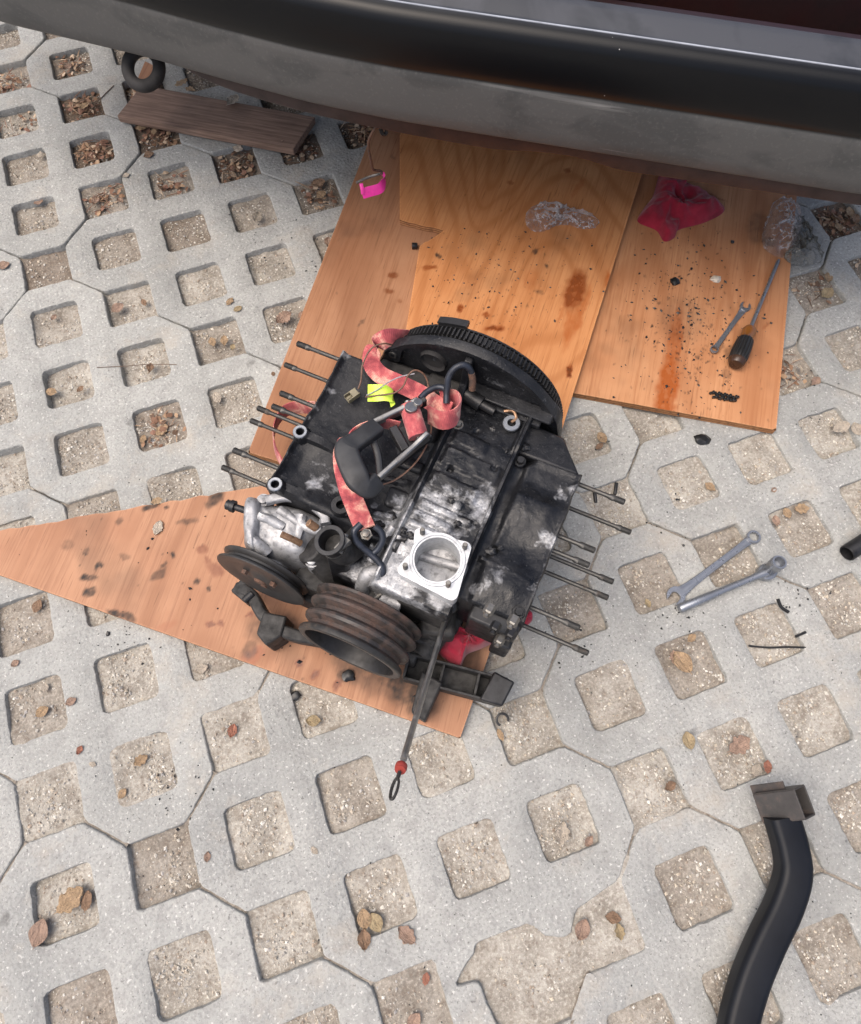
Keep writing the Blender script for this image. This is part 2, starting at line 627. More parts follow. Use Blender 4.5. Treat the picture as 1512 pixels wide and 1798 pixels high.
M['blackmatte'] = m_simple('black_cast_iron', (.026, .025, .024), .62, .1, .5, 80, .4)
M['pulley'] = m_rustmetal('rusty_pulley', (.062, .057, .054), (.095, .058, .045), .6, .42, .35)
M['pulleyrim'] = m_rustmetal('dark_pulley_rim', (.055, .053, .05), (.1, .07, .05), .3, .45, .4)
M['wpulley'] = m_rustmetal('water_pump_pulley', (.05, .049, .048), (.1, .06, .04), .12, .45, .3)
M['stud'] = m_rustmetal('stud_steel', (.1, .098, .092), (.1, .075, .055), .25, .42, .6, 120)
M['gear'] = m_simple('ring_gear_iron', (.03, .03, .031), .45, .45, .4, 120, .2)
M['bolt'] = m_rustmetal('bolt_steel', (.24, .23, .21), (.16, .09, .05), .3, .42, .7, 150)
M['brass'] = m_simple('tarnished_brass', (.33, .2, .12), .5, .6, .35, 150, .2)
M['chrome'] = m_simple('chrome_tool', (.27, .287, .315), .28, .68, .14, 60, .03)
M['satin'] = m_rustmetal('worn_steel', (.32, .315, .305), (.06, .055, .05), .35, .34, .9, 70)
M['rubber'] = m_simple('black_rubber', (.022, .023, .025), .5, 0, .25, 50, .12)
M['gapdark'] = m_simple('thread_dark', (.05, .048, .045), .55, .4, .3, 200, .3)
M['pipe'] = m_rustmetal('black_painted_tube', (.008, .0095, .0135), (.026, .019, .017), .2, .44, .0, 14, .22)
M['bracket'] = m_rustmetal('primer_bracket', (.06, .055, .052), (.11, .08, .065), .45, .55, .2, 30)
M['hook'] = m_simple('blue_black_hook', (.035, .04, .052), .34, .4, .3, 80, .1)
M['hookrust'] = m_rustmetal('rusty_hook', (.08, .075, .07), (.16, .085, .055), .75, .5, .4)
M['pinktape'] = m_simple('pink_tape', (.72, .03, .30), .4, 0, .08, 120, .1)
M['tag'] = m_simple('neon_yellow_tape', (.60, .82, .09), .42, 0, .05, 90, .2, dark=(.45, .75, .03))
M['wire'] = m_simple('brown_wire', (.16, .085, .055), .5, 0, .3, 90, .1)
M['wiregrey'] = m_simple('grey_wire', (.3, .29, .31), .45, 0, .2, 90, .1)
M['connector'] = m_simple('olive_connector', (.21, .185, .12), .5, 0, .3, 90, .1)
M['amber'] = m_simple('amber_plastic', (.17, .065, .015), .2, 0, .2, 60, .03, coat=.4)
M['grip'] = m_simple('black_grip', (.014, .014, .014), .42, 0, .3, 60, .1)
M['char'] = m_simple('black_chip', (.012, .012, .012), .35, 0, .4, 90, .4)
M['redplastic'] = m_simple('red_collar', (.27, .035, .025), .6, 0, .25, 150, .15)
M['plank'] = None

def m_web():
    t = NT('faded_red_webbing')
    uv = t.tc.outputs['UV']
    s = t.n('ShaderNodeSeparateXYZ'); t.put(s.inputs[0], uv)
    ribs = t.math('SINE', t.math('MULTIPLY', s.outputs['Y'], 2600.0))
    long_ = t.math('SINE', t.math('MULTIPLY', s.outputs['X'], 40.0))
    a = t.noise(38, 3, .5, dist=.4)
    fine = t.noise(400, 2, .6)
    c = t.ramp(a, [(.36, (.26, .05, .06)), (.46, (.46, .095, .10)), (.52, (.55, .17, .155)), (.60, (.74, .42, .32)), (.68, (.50, .13, .125))])
    c = t.mix(t.ramp(fine, [(.45, .0), (.75, .5)]), c, (.28, .06, .07))
    c = t.mix(t.math('MULTIPLY', t.math('ADD', ribs, 1.0), .1), c, (.2, .04, .05))
    return t.bsdf(c, .8, 0, t.bump(t.math('ADD', ribs, t.math('MULTIPLY', long_, .3)), .25, .0005), spec=.25, sheen=.2)

def m_cloth():
    t = NT('red_shop_cloth')
    a = t.noise(30, 4, .6)
    w = t.math('MULTIPLY', t.wave(420, 1, 1, None, 'X'), t.wave(420, 1, 1, None, 'Y'))
    c = t.ramp(a, [(.3, (.20, .010, .022)), (.6, (.34, .018, .040)), (.8, (.44, .035, .060))])
    c = t.mix(t.ramp(t.noise(16, 4, .7), [(.62, 0.0), (.75, .6)]), c, (.1, .006, .012))
    return t.bsdf(c, .9, 0, t.bump(w, .25, .0006), spec=.2, sheen=.3)

def m_bumper():
    t = NT('bumper_paint')
    s = t.n('ShaderNodeSeparateXYZ'); t.put(s.inputs[0], t.obj)
    z = s.outputs['Z']
    n1 = t.noise(9, 4, .6, t.mapping((1, 1, 2.2)), .6)
    n2 = t.noise(3.5, 3, .5, dist=1.2)
    fine = t.noise(200, 3, .6)
    vb_ = t.mapping(rot=(0, 0, math.radians(32)))
    scr = t.noise(95, 3, .55, t.mapping((.035, 1, 1), (0, .25, .02), vec=vb_))
    dust = t.attr('dust')            # bare faded band below the crease, polished band above
    patch = t.ramp(t.math('ADD', t.math('MULTIPLY', n1, .6), t.math('MULTIPLY', n2, .4)), [(.42, 0.0), (.50, 1.0)])
    bare = t.mix(patch, (.075, .076, .074), (.100, .099, .095))
    bare = t.mix(t.ramp(fine, [(.55, 0.0), (.8, .5)]), bare, (.16, .155, .145))
    sm_ = t.math('MULTIPLY', t.ramp(scr, [(.66, 0.0), (.72, 1.0)]), t.ramp(t.noise(4, 2, .5), [(.5, 0.0), (.62, 1.0)]))
    bare = t.mix(t.math('MULTIPLY', sm_, .55), bare, (.30, .295, .28))
    c = t.mix(dust, (.0045, .005, .006), bare)
    top = t.attr('topface')
    c = t.mix(top, c, t.mix(patch, (.030, .034, .042), (.048, .052, .062)))
    ridge_glint = t.attr('ridge_glint')  # sky highlight along the top ridge, painted in as a lighter colour
    c = t.mix(t.math('MULTIPLY', ridge_glint, t.ramp(t.noise(30, 3, .6), [(.3, .6), (.6, 1.0)])), c, (.42, .45, .50))
    nick = t.ramp(t.math('ADD', t.voro(34), t.math('MULTIPLY', t.noise(300, 2), .05)), [(.04, 1.0), (.055, 0.0)])
    nm = t.math('MULTIPLY', nick, t.ramp(t.noise(15, 2), [(.55, 0.0), (.6, 1.0)]))
    c = t.mix(t.math('MULTIPLY', nm, .8), c, (.55, .54, .52))
    r = t.mix(dust, .32, t.ramp(n1, [(.35, .42), (.6, .62)]))
    r = t.mix(top, r, t.ramp(n1, [(.35, .40), (.65, .55)]))
    return t.bsdf(c, r, 0, t.bump(fine, .05, .0005), spec=.24)

def m_plank():
    t = NT('weathered_dark_plank')
    v = t.mapping((1, 1, 1), (0, 0, math.radians(33)))
    st = t.n('ShaderNodeMapping'); t.put(st.inputs['Vector'], v); st.inputs['Scale'].default_value = (.05, 1, 1)
    f = t.noise(190, 4, .65, st.outputs[0])
    a = t.noise(9, 4, .6)
    c = t.ramp(f, [(.3, (.13, .082, .060)), (.55, (.25, .165, .122)), (.75, (.36, .25, .19))])
    c = t.mix(t.ramp(a, [(.45, 0.0), (.75, .45)]), c, (.05, .042, .038))
    return t.bsdf(c, .75, 0, t.bump(f, .5, .001), spec=.3)

def m_film(name, tint=(.9, .9, .9), cover=.25):
    t = NT(name)
    n1 = t.noise(70, 4, .65)
    gl = t.n('ShaderNodeBsdfPrincipled')
    gl.inputs['Base Color'].default_value = (*tint, 1)
    gl.inputs['Roughness'].default_value = .12
    gl.inputs['Specular IOR Level'].default_value = .8
    t.put(gl.inputs['Normal'], t.bump(t.noise(120, 4, .7), .8, .004))
    tr = t.n('ShaderNodeBsdfTransparent')
    tr.inputs[0].default_value = (.95, .95, .95, 1)
    mx = t.n('ShaderNodeMixShader')
    lw = t.n('ShaderNodeLayerWeight'); lw.inputs[0].default_value = .45
    t.put(lw.inputs['Normal'], t.bump(t.noise(120, 4, .7), .8, .004))
    cr = t.voro(95, t.mix(.02, t.obj, t.noise(60, 3, .6, out='Color'), 'ADD'), 'DISTANCE_TO_EDGE')
    crease = t.math('MULTIPLY', t.ramp(cr, [(.0, .45), (.16, 0.0)]), t.ramp(t.noise(45, 3, .6), [(.42, 0.0), (.62, 1.0)]))
    fac = t.math('ADD', t.math('MULTIPLY', lw.outputs['Fresnel'], .45), t.math('MAXIMUM', crease, t.ramp(n1, [(.45, cover * .2), (.7, cover)])), clamp=True)
    t.put(mx.inputs[0], fac)
    t.t.links.new(tr.outputs[0], mx.inputs[1])
    t.t.links.new(gl.outputs[0], mx.inputs[2])
    t.t.links.new(mx.outputs[0], t.out.inputs['Surface'])
    return t.m

def m_leaf(name, base):
    t = NT(name)
    n = t.noise(5, 5, .7)
    r = t.objrand()
    vein = t.noise(14, 3, .6, t.mapping((.25, 1, 1)))
    c = t.ramp(n, [(.3, tuple(x * .62 for x in base)), (.55, base), (.8, tuple(min(1, x * 1.25) for x in base))])
    c = t.mix(t.ramp(vein, [(.32, .45), (.46, 0.0)]), c, tuple(x * .45 for x in base))
    c = t.mix(t.math('MULTIPLY', r, .3), c, tuple(x * .55 for x in base))
    return t.bsdf(c, .7, 0, t.bump(t.math('ADD', n, vein), .6, .05), spec=.25)

M['web'] = m_web()
M['cloth'] = m_cloth()
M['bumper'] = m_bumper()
M['plank'] = m_plank()
M['film'] = m_film('clear_plastic_film', (.85, .85, .86), .10)
M['foil'] = m_film('dark_crinkled_bag', (.2, .2, .18), .75)
M['vred'] = m_simple('dark_red_body_paint', (.016, .0045, .0055), .5, 0, .35, 20, .08)
M['valance'] = m_simple('brown_red_valance', (.022, .010, .0105), .5, 0, .35, 25, .15)
M['mat'] = m_simple('black_hatch_mat', (.016, .018, .021), .6, 0, .3, 50, .2)
M['under'] = m_simple('underbody_black', (.016, .015, .015), .8, 0, .3, 30, .2)
M['leaf_tan'] = m_leaf('tan_leaf', (.50, .35, .215))
M['leaf_brown'] = m_leaf('brown_leaf', (.33, .215, .14))
M['leaf_pink'] = m_leaf('pinkish_leaf', (.47, .325, .245))
M['leaf_yellow'] = m_leaf('yellow_leaf', (.50, .39, .235))
M['leaf_pale'] = m_leaf('pale_leaf', (.60, .52, .42))
M['leaf_red'] = m_leaf('red_leaf', (.44, .20, .135))
M['twig'] = m_leaf('twig_bark', (.16, .11, .08))

# ================================================================== GROUND
S = 0.1 * math.sqrt(2)
HOLE = 0.0435
D = HOLE * math.sqrt(2)

big = bmesh.new()
bmesh.ops.create_grid(big, x_segments=1, y_segments=1, size=150)
bmesh.ops.translate(big, verts=big.verts, vec=(0, 0, -0.05))
ground = tag(obj('ground', big, M['soil'], smooth=0), kind='structure')

def densify(poly, step, rng, jit):
    out = []
    n = len(poly)
    for i in range(n):
        a, b = Vector(poly[i]), Vector(poly[(i + 1) % n])
        k = max(1, int((b - a).length / step))
        for q in range(k):
            p = a.lerp(b, q / k)
            out.append(Vector((p.x + rng.uniform(-jit, jit), p.y + rng.uniform(-jit, jit))))
    return out

def fillet(poly, r, k=3):
    out = []
    n = len(poly)
    for i in range(n):
        a, b, c = Vector(poly[i - 1]), Vector(poly[i]), Vector(poly[(i + 1) % n])
        u, v = (a - b), (c - b)
        rr = min(r, u.length * .45, v.length * .45)
        p, q = b + u.normalized() * rr, b + v.normalized() * rr
        for j in range(k + 1):
            t = j / k
            out.append((1 - t) ** 2 * p + 2 * t * (1 - t) * b + t * t * q)
    return out

def offset(poly, dist):
    """positive moves to the left of travel"""
    n = len(poly)
    out = []
    for i in range(n):
        e = (poly[(i + 1) % n] - poly[i - 1])
        nrm = Vector((-e.y, e.x)).normalized()
        out.append(poly[i] + nrm * dist)
    return out

def paver_outline():
    g = 0.0011
    pts = []
    d = D
    def edge(p0, p1, ks, length, inn):
        # along an edge from p0 to p1, half notches at ks
        dr = (p1 - p0).normalized()
        seq = [p0 + dr * d]
        for k in ks:
            seq += [p0 + dr * (k - d), p0 + dr * k + inn * d, p0 + dr * (k + d)]
        seq.append(p1 - dr * d)
        return seq
    c = [Vector((0, 0)), Vector((.6, 0)), Vector((.6, .4)), Vector((0, .4))]
    pts += [p + Vector((0, g)) for p in edge(c[0], c[1], (.2, .4), .6, Vector((0, 1)))]
    pts += [p + Vector((-g, 0)) for p in edge(c[1], c[2], (.2,), .4, Vector((-1, 0)))]
    pts += [p + Vector((0, -g)) for p in edge(c[2], c[3], (.2, .4), .6, Vector((0, -1)))]
    pts += [p + Vector((g, 0)) for p in edge(c[3], c[0], (.2,), .4, Vector((1, 0)))]
    return pts

INNER = [(1, 1), (3, 1), (5, 1), (2, 2), (4, 2), (1, 3), (3, 3), (5, 3)]

def paver_mesh(seed, outline=None, skip=()):
    rng = random.Random(seed)
    bm = bmesh.new()
    loops = [densify(fillet(outline or paver_outline(), .007), .009, rng, .0007)]
    for (a, b) in INNER:
        if (a, b) in skip:
            continue
        cx, cy = a * .1, b * .1
        dd = D * rng.uniform(.97, 1.02)
        hole = [Vector((cx, cy - dd)), Vector((cx - dd, cy)), Vector((cx, cy + dd)), Vector((cx + dd, cy))]
        loops.append(densify(fillet(hole, .011), .009, rng, .0008))
    edges = []
    for lp in loops:
        ch = [rng.uniform(.0022, .0042) for _ in lp]
        top = offset(lp, .0032 if lp is not loops[0] else .0022)
        rings = []
        for pts, z in ((top, 0.0), (offset(lp, .0009), -.0012), (lp, -.0042), (lp, -.055)):
            rings.append([bm.verts.new((p.x, p.y, z)) for p in pts])
        n = len(lp)
        for A, B_ in zip(rings, rings[1:]):
            for i in range(n):
                bm.faces.new((A[i], B_[i], B_[(i + 1) % n], A[(i + 1) % n]))
        for i in range(n):
            edges.append(bm.edges.get((rings[0][i], rings[0][(i + 1) % n])))
    bmesh.ops.triangle_fill(bm, edges=edges, use_beauty=True, normal=(0, 0, 1))
    bmesh.ops.recalc_face_normals(bm, faces=bm.faces)
    me = bpy.data.meshes.new('paver')
    bm.to_mesh(me)
    bm.free()
    up = sum(p.normal.z * p.area for p in me.polygons)
    if up < 0:
        me.flip_normals()
    me.materials.append(M['concrete'])
    me.polygons.foreach_set('use_smooth', [True] * len(me.polygons))
    me.set_sharp_from_angle(angle=math.radians(30))
    return me

PAVER_MESHES = [paver_mesh(k) for k in range(4)]

def ab_to_world(a, b):
    i, j = (a + b) / 2, (a - b) / 2
    return Vector((i * S, -j * S, 0))

# the broken block: one inner opening has run into the opening of the joint beside it
def w2pq(w, a0, b0):
    o = ab_to_world(a0, b0)
    dx, dy = w.x - o.x, w.y - o.y
    return Vector(((dx - dy) * .70711, (dx + dy) * .70711))
brk_px = [(1072, 1572), (1012, 1598), (1003, 1642), (985, 1648), (955, 1643), (940, 1628), (928, 1622), (880, 1640), (836, 1656), (834, 1672), (815, 1700), (790, 1735), (842, 1722), (862, 1775), (885, 1818), (950, 1830), (1000, 1812), (1020, 1790), (1030, 1745), (1050, 1722), (1085, 1700)]
ol = paver_outline()
broken = None
base_pts = paver_outline()
bpq = [w2pq(Vector((max(p.x, .345), max(p.y, -.366), 0)), 0, 0) for p in [P(x, y, 0) for x, y in brk_px]]
# replace the half notch on the edge p=.6 at q=.2 (it is met at q-d, apex, q+d)
k0 = next(i for i, p in enumerate(base_pts) if abs(p.x - (.6 - .0011)) < 1e-4 and abs(p.y - (.2 - D)) < 1e-4)
entry, leave = base_pts[k0], base_pts[k0 + 2]
seq = bpq if (bpq[0] - entry).length < (bpq[-1] - entry).length else bpq[::-1]
broken = base_pts[:k0 + 1] + seq[1:-1] + base_pts[k0 + 2:]
BROKEN_MESH = paver_mesh(11, broken, skip=((5, 1),) )

paving = empty('paving', (0, 0, 0))
tag(paving, kind='structure')
OFFS = {0: 0, 1: 4, 2: 4, 3: 0, -1: 4, -2: 0, -3: 2, 4: 2, 5: 4, 6: 0, 7: 2, -4: 4, -5: 0}
cells = 0
for row in range(-6, 10):
    b0 = 4 * row
    for m_ in range(-8, 9):
        a0 = OFFS.get(row, (row * 2) % 6) + 6 * m_
        w = ab_to_world(a0 + 3, b0 + 2)
        if not (-1.9 < w.x < 3.0 and -1.7 < w.y < 2.9):
            continue
        isb = (row == 0 and a0 == 0)
        me = BROKEN_MESH if isb else PAVER_MESHES[(row * 5 + m_ * 3) % 4]
        o = bpy.data.objects.new('paver', me)
        COL.objects.link(o)
        o.parent = paving
        o.location = ab_to_world(a0, b0) + Vector((0, 0, RNG.uniform(-.0012, .0012)))
        o.rotation_euler = (RNG.uniform(-.002, .002), RNG.uniform(-.002, .002), -math.pi / 4)
        if isb:
            o['label'] = 'paver with a broken bridge between two openings'

# soil in the openings and joints
LITTER = {(1, -11): 1, (1, -10): 1, (2, -10): 1, (3, -9): .8, (4, -9): .8, (0, -11): .15, (1, -9): .45, (2, -9): .35, (4, -8): .5, (5, -9): .8, (0, -12): .4, (1, -12): .6, (2, -11): .8, (3, -10): .8, (10, -4): .35, (10, -5): .6, (11, -5): .9, (11, -4): .5, (0, 1): 0, (1, -5): .55, (9, -3): .3, (5, -8): .4}
def level(i, j, rng):
    x, y = i * S, -j * S
    t = float(sst(.25, 1.0, np.array(y)))
    lv = -.0070 - .0065 * t + rng.uniform(-.003, .0025)
    if (i, j) in ((0, 0), (1, 1), (-1, 0)):
        lv -= .003
    return lv
sv, sf, slit = [], [], []
grains = []
rs = random.Random(3)
NPG = 22
hole_rng = random.Random(5)
for i in range(-6, 16):
    for j in range(-17, 8):
        x0, y0 = i * S, -j * S
        if not (-.9 < x0 < 2.1 and -.9 < y0 < 2.2):
            continue
        lv = level(i, j, hole_rng)
        lit = LITTER.get((i, j), max(0, hole_rng.uniform(-.35, .42)) + (.35 if y0 > 1.05 else 0))
        half = .052
        if (i, j) == (4, 2):
            continue
        if (i, j) == (3, 2):
            half = .088
            lit = 0.0
            lv = -.0065
        gx = np.linspace(-half, half, NPG)
        X, Y = np.meshgrid(gx + x0, gx + y0)
        if (i, j) == (3, 2):
            X, Y = np.meshgrid(np.linspace(x0 - .086, x0 + .213, NPG), gx + y0)
        tilt = hole_rng.uniform(-.05, .05), hole_rng.uniform(-.05, .05)
        Z = lv + tilt[0] * (X - x0) + tilt[1] * (Y - y0) + .0035 * vnoise(X, Y, 28, 1, 3) + .0016 * vnoise(X, Y, 150, 4, 2)
        ed = np.maximum(abs(X - x0), abs(Y - y0)) / half * (0 if (i, j) == (3, 2) else 1)
        Z += .0065 * sst(.55, .86, ed) * (vnoise(X, Y, 17, 8, 2) + .1)
        Z = np.minimum(Z, -.0006)
        b = len(sv)
        sv += np.stack([X, Y, Z], -1).reshape(-1, 3).tolist()
        slit += [lit] * (NPG * NPG)
        idx = np.arange(NPG * NPG).reshape(NPG, NPG) + b
        sf += np.stack([idx[:-1, :-1], idx[:-1, 1:], idx[1:, 1:], idx[1:, :-1]], -1).reshape(-1, 4).tolist()
        # loose grains
        ng = int((150 + 170 * hole_rng.random()) * (1 - .4 * lit))
        cl = [(hole_rng.uniform(-.04, .04), hole_rng.uniform(-.04, .04)) for _ in range(5)]
        for _ in range(ng):
            if hole_rng.random() < .65:
                c = cl[hole_rng.randrange(5)]
                gx_, gy_ = c[0] + hole_rng.gauss(0, .013), c[1] + hole_rng.gauss(0, .013)
            else:
                gx_, gy_ = hole_rng.uniform(-.041, .041), hole_rng.uniform(-.041, .041)
            if abs(gx_) > .041 or abs(gy_) > .041:
                continue
            if (i, j) == (3, 2):
                gx_ = gx_ * 2.0 + .055; gy_ *= 1.4
            u = int((gx_ + (.086 if (i, j) == (3, 2) else half)) / (.299 if (i, j) == (3, 2) else 2 * half) * (NPG - 1)); v = int((gy_ + half) / (2 * half) * (NPG - 1))
            grains.append((x0 + gx_, y0 + gy_, float(Z[v, u]), hole_rng.choice((.0008, .001, .0012, .0015, .0019, .0026)) * hole_rng.uniform(.8, 1.2)))
# sand in the joints
for row in range(-4, 6):
    A, B_ = ab_to_world(-20, 4 * row), ab_to_world(30, 4 * row)
    w_ = Vector((.7071, .7071, 0)) * .004
    for q in range(400):
        p0, p1 = A.lerp(B_, q / 400), A.lerp(B_, (q + 1) / 400)
        def zz(p):
            return -.003 - .010 * float(sst(.1, .7, np.array(p.y))) + .0035 * mnoise.noise(p * 18)
        mp = (p0 + p1) / 2
        ii, jj = mp.x / S, -mp.y / S
        if max(abs(ii - round(ii)), abs(jj - round(jj))) * S < HOLE + .002:
            continue
        b = len(sv)
        for p, s_ in ((p0, -1), (p0, 1), (p1, 1), (p1, -1)):
            r = p + w_ * s_
            sv.append([r.x, r.y, min(zz(p), -.001)])
            slit.append(.45)
        sf.append([b, b + 1, b + 2, b + 3])
    for m_ in range(-5, 8):
        a0 = OFFS[row] + 6 * m_
        A2, B2 = ab_to_world(a0, 4 * row), ab_to_world(a0, 4 * row + 4)
        w2 = Vector((.7071, -.7071, 0)) * .004
        for q in range(40):
            p0, p1 = A2.lerp(B2, q / 40), A2.lerp(B2, (q + 1) / 40)
            mp = (p0 + p1) / 2
            ii, jj = mp.x / S, -mp.y / S
            if max(abs(ii - round(ii)), abs(jj - round(jj))) * S < HOLE + .002:
                continue
            b = len(sv)
            for p, s_ in ((p0, -1), (p0, 1), (p1, 1), (p1, -1)):
                r = p + w2 * s_
                sv.append([r.x, r.y, min(zz(p), -.001) - .0004])
                slit.append(.45)
            sf.append([b, b + 1, b + 2, b + 3])
me = bpy.data.meshes.new('soil')
me.from_pydata(sv, [], sf)
at = me.attributes.new('litter', 'FLOAT', 'POINT')
at.data.foreach_set('value', np.clip(np.array(slit, dtype=np.float32), 0, 1))
soil = tag(link_mesh('soil', me, M['soil'], smooth=80), kind='structure')

def color_attr(me, cols):
    a = me.color_attributes.new('col', 'FLOAT_COLOR', 'POINT')
    a.data.foreach_set('color', np.array(cols, dtype=np.float32).reshape(-1))

OCT = [(1, 0, 0), (-1, 0, 0), (0, 1, 0), (0, -1, 0), (0, 0, 1), (0, 0, -1)]
OCF = [(0, 2, 4), (2, 1, 4), (1, 3, 4), (3, 0, 4), (2, 0, 5), (1, 2, 5), (3, 1, 5), (0, 3, 5)]
GC = [(.62, .58, .5), (.5, .45, .37), (.72, .69, .62), (.40, .33, .26), (.66, .62, .54), (.55, .48, .38), (.46, .44, .41)]
gv, gf, gc = [], [], []
for (x, y, z, r) in grains:
    a = rs.uniform(0, 6.28); ca, sa = math.cos(a), math.sin(a)
    sx, sy, sz = r * rs.uniform(.7, 1.35), r * rs.uniform(.7, 1.2), r * rs.uniform(.5, .9)
    b = len(gv)
    col = rs.choice(GC); k = rs.uniform(.7, 1.1)
    for (u, v, w) in OCT:
        u += rs.uniform(-.25, .25); v += rs.uniform(-.25, .25)
        gv.append((x + ca * u * sx - sa * v * sy, y + sa * u * sx + ca * v * sy, z + w * sz + sz * .5))
        gc.append((col[0] * k, col[1] * k, col[2] * k, 1))
    gf += [(b + p, b + q, b + s_) for p, q, s_ in OCF]
me = bpy.data.meshes.new('gravel')
me.from_pydata(gv, [], gf)
color_attr(me, gc)
tag(link_mesh('gravel', me, M['gravel'], smooth=0), 'loose sand and gravel grains lying in the paver openings', 'gravel', kind='stuff')

# crumbled leaf litter and twigs in the openings near the vehicle
lv_, lf_, lc_ = [], [], []
rl = random.Random(21)
LC = [(.2, .11, .07), (.3, .18, .11), (.4, .27, .17), (.12, .075, .05), (.5, .38, .27), (.24, .13, .09)]
for (i, j), am in LITTER.items():
    for q in range(int(150 * am)):
        x, y = i * S + rl.gauss(0, .021), -j * S + rl.gauss(0, .021)
        if max(abs(x - i * S), abs(y + j * S)) > .04:
            continue
        z = -.015 + rl.uniform(0, .012)
        tw = rl.random() < .45
        l_, w_ = (rl.uniform(.012, .035), rl.uniform(.0005, .0011)) if tw else (rl.uniform(.005, .013), rl.uniform(.003, .007))
        a = rl.uniform(0, 6.28); tl = rl.uniform(-.35, .35)
        ex = Vector((math.cos(a), math.sin(a), tl)) * l_ * .5
        ey = Vector((-math.sin(a), math.cos(a), rl.uniform(-.5, .5))) * w_
        c = rl.choice(LC)
        b = len(lv_)
        o_ = Vector((x, y, z))
        up = Vector((0, 0, .0012 if not tw else w_))
        for p in (o_ - ex - ey * .4, o_ - ey + up, o_ + ex - ey * .2, o_ + ex + ey * .3, o_ + ey + up, o_ - ex + ey * .5):
            lv_.append(tuple(p)); lc_.append((*c, 1))
        for p in (o_ - ex, o_ + ex):
            lv_.append(tuple(p - Vector((0, 0, .0008)))); lc_.append((*c, 1))
        lf_ += [(b, b + 1, b + 4, b + 5), (b + 1, b + 2, b + 3, b + 4), (b, b + 6, b + 1), (b + 1, b + 6, b + 7), (b + 1, b + 7, b + 2), (b + 4, b + 3, b + 7), (b + 4, b + 7, b + 6), (b + 4, b + 6, b + 5)]
me = bpy.data.meshes.new('leaf_litter')
me.from_pydata(lv_, [], lf_)
color_attr(me, lc_)
tag(link_mesh('leaf_litter', me, M['leafbits'], smooth=0), 'crumbled brown leaf litter and twigs in the openings beside the vehicle', 'leaf litter', kind='stuff')

# ================================================================== PLYWOOD SHEETS
def in_poly(X, Y, poly):
    ins = np.zeros(X.shape, bool)
    n = len(poly)
    for i in range(n):
        x1, y1 = poly[i][0], poly[i][1]
        x2, y2 = poly[(i + 1) % n][0], poly[(i + 1) % n][1]
        if y1 == y2:
            continue
        c = ((y1 > Y) != (y2 > Y)) & (X < (x2 - x1) * (Y - y1) / (y2 - y1) + x1)
        ins ^= c
    return ins

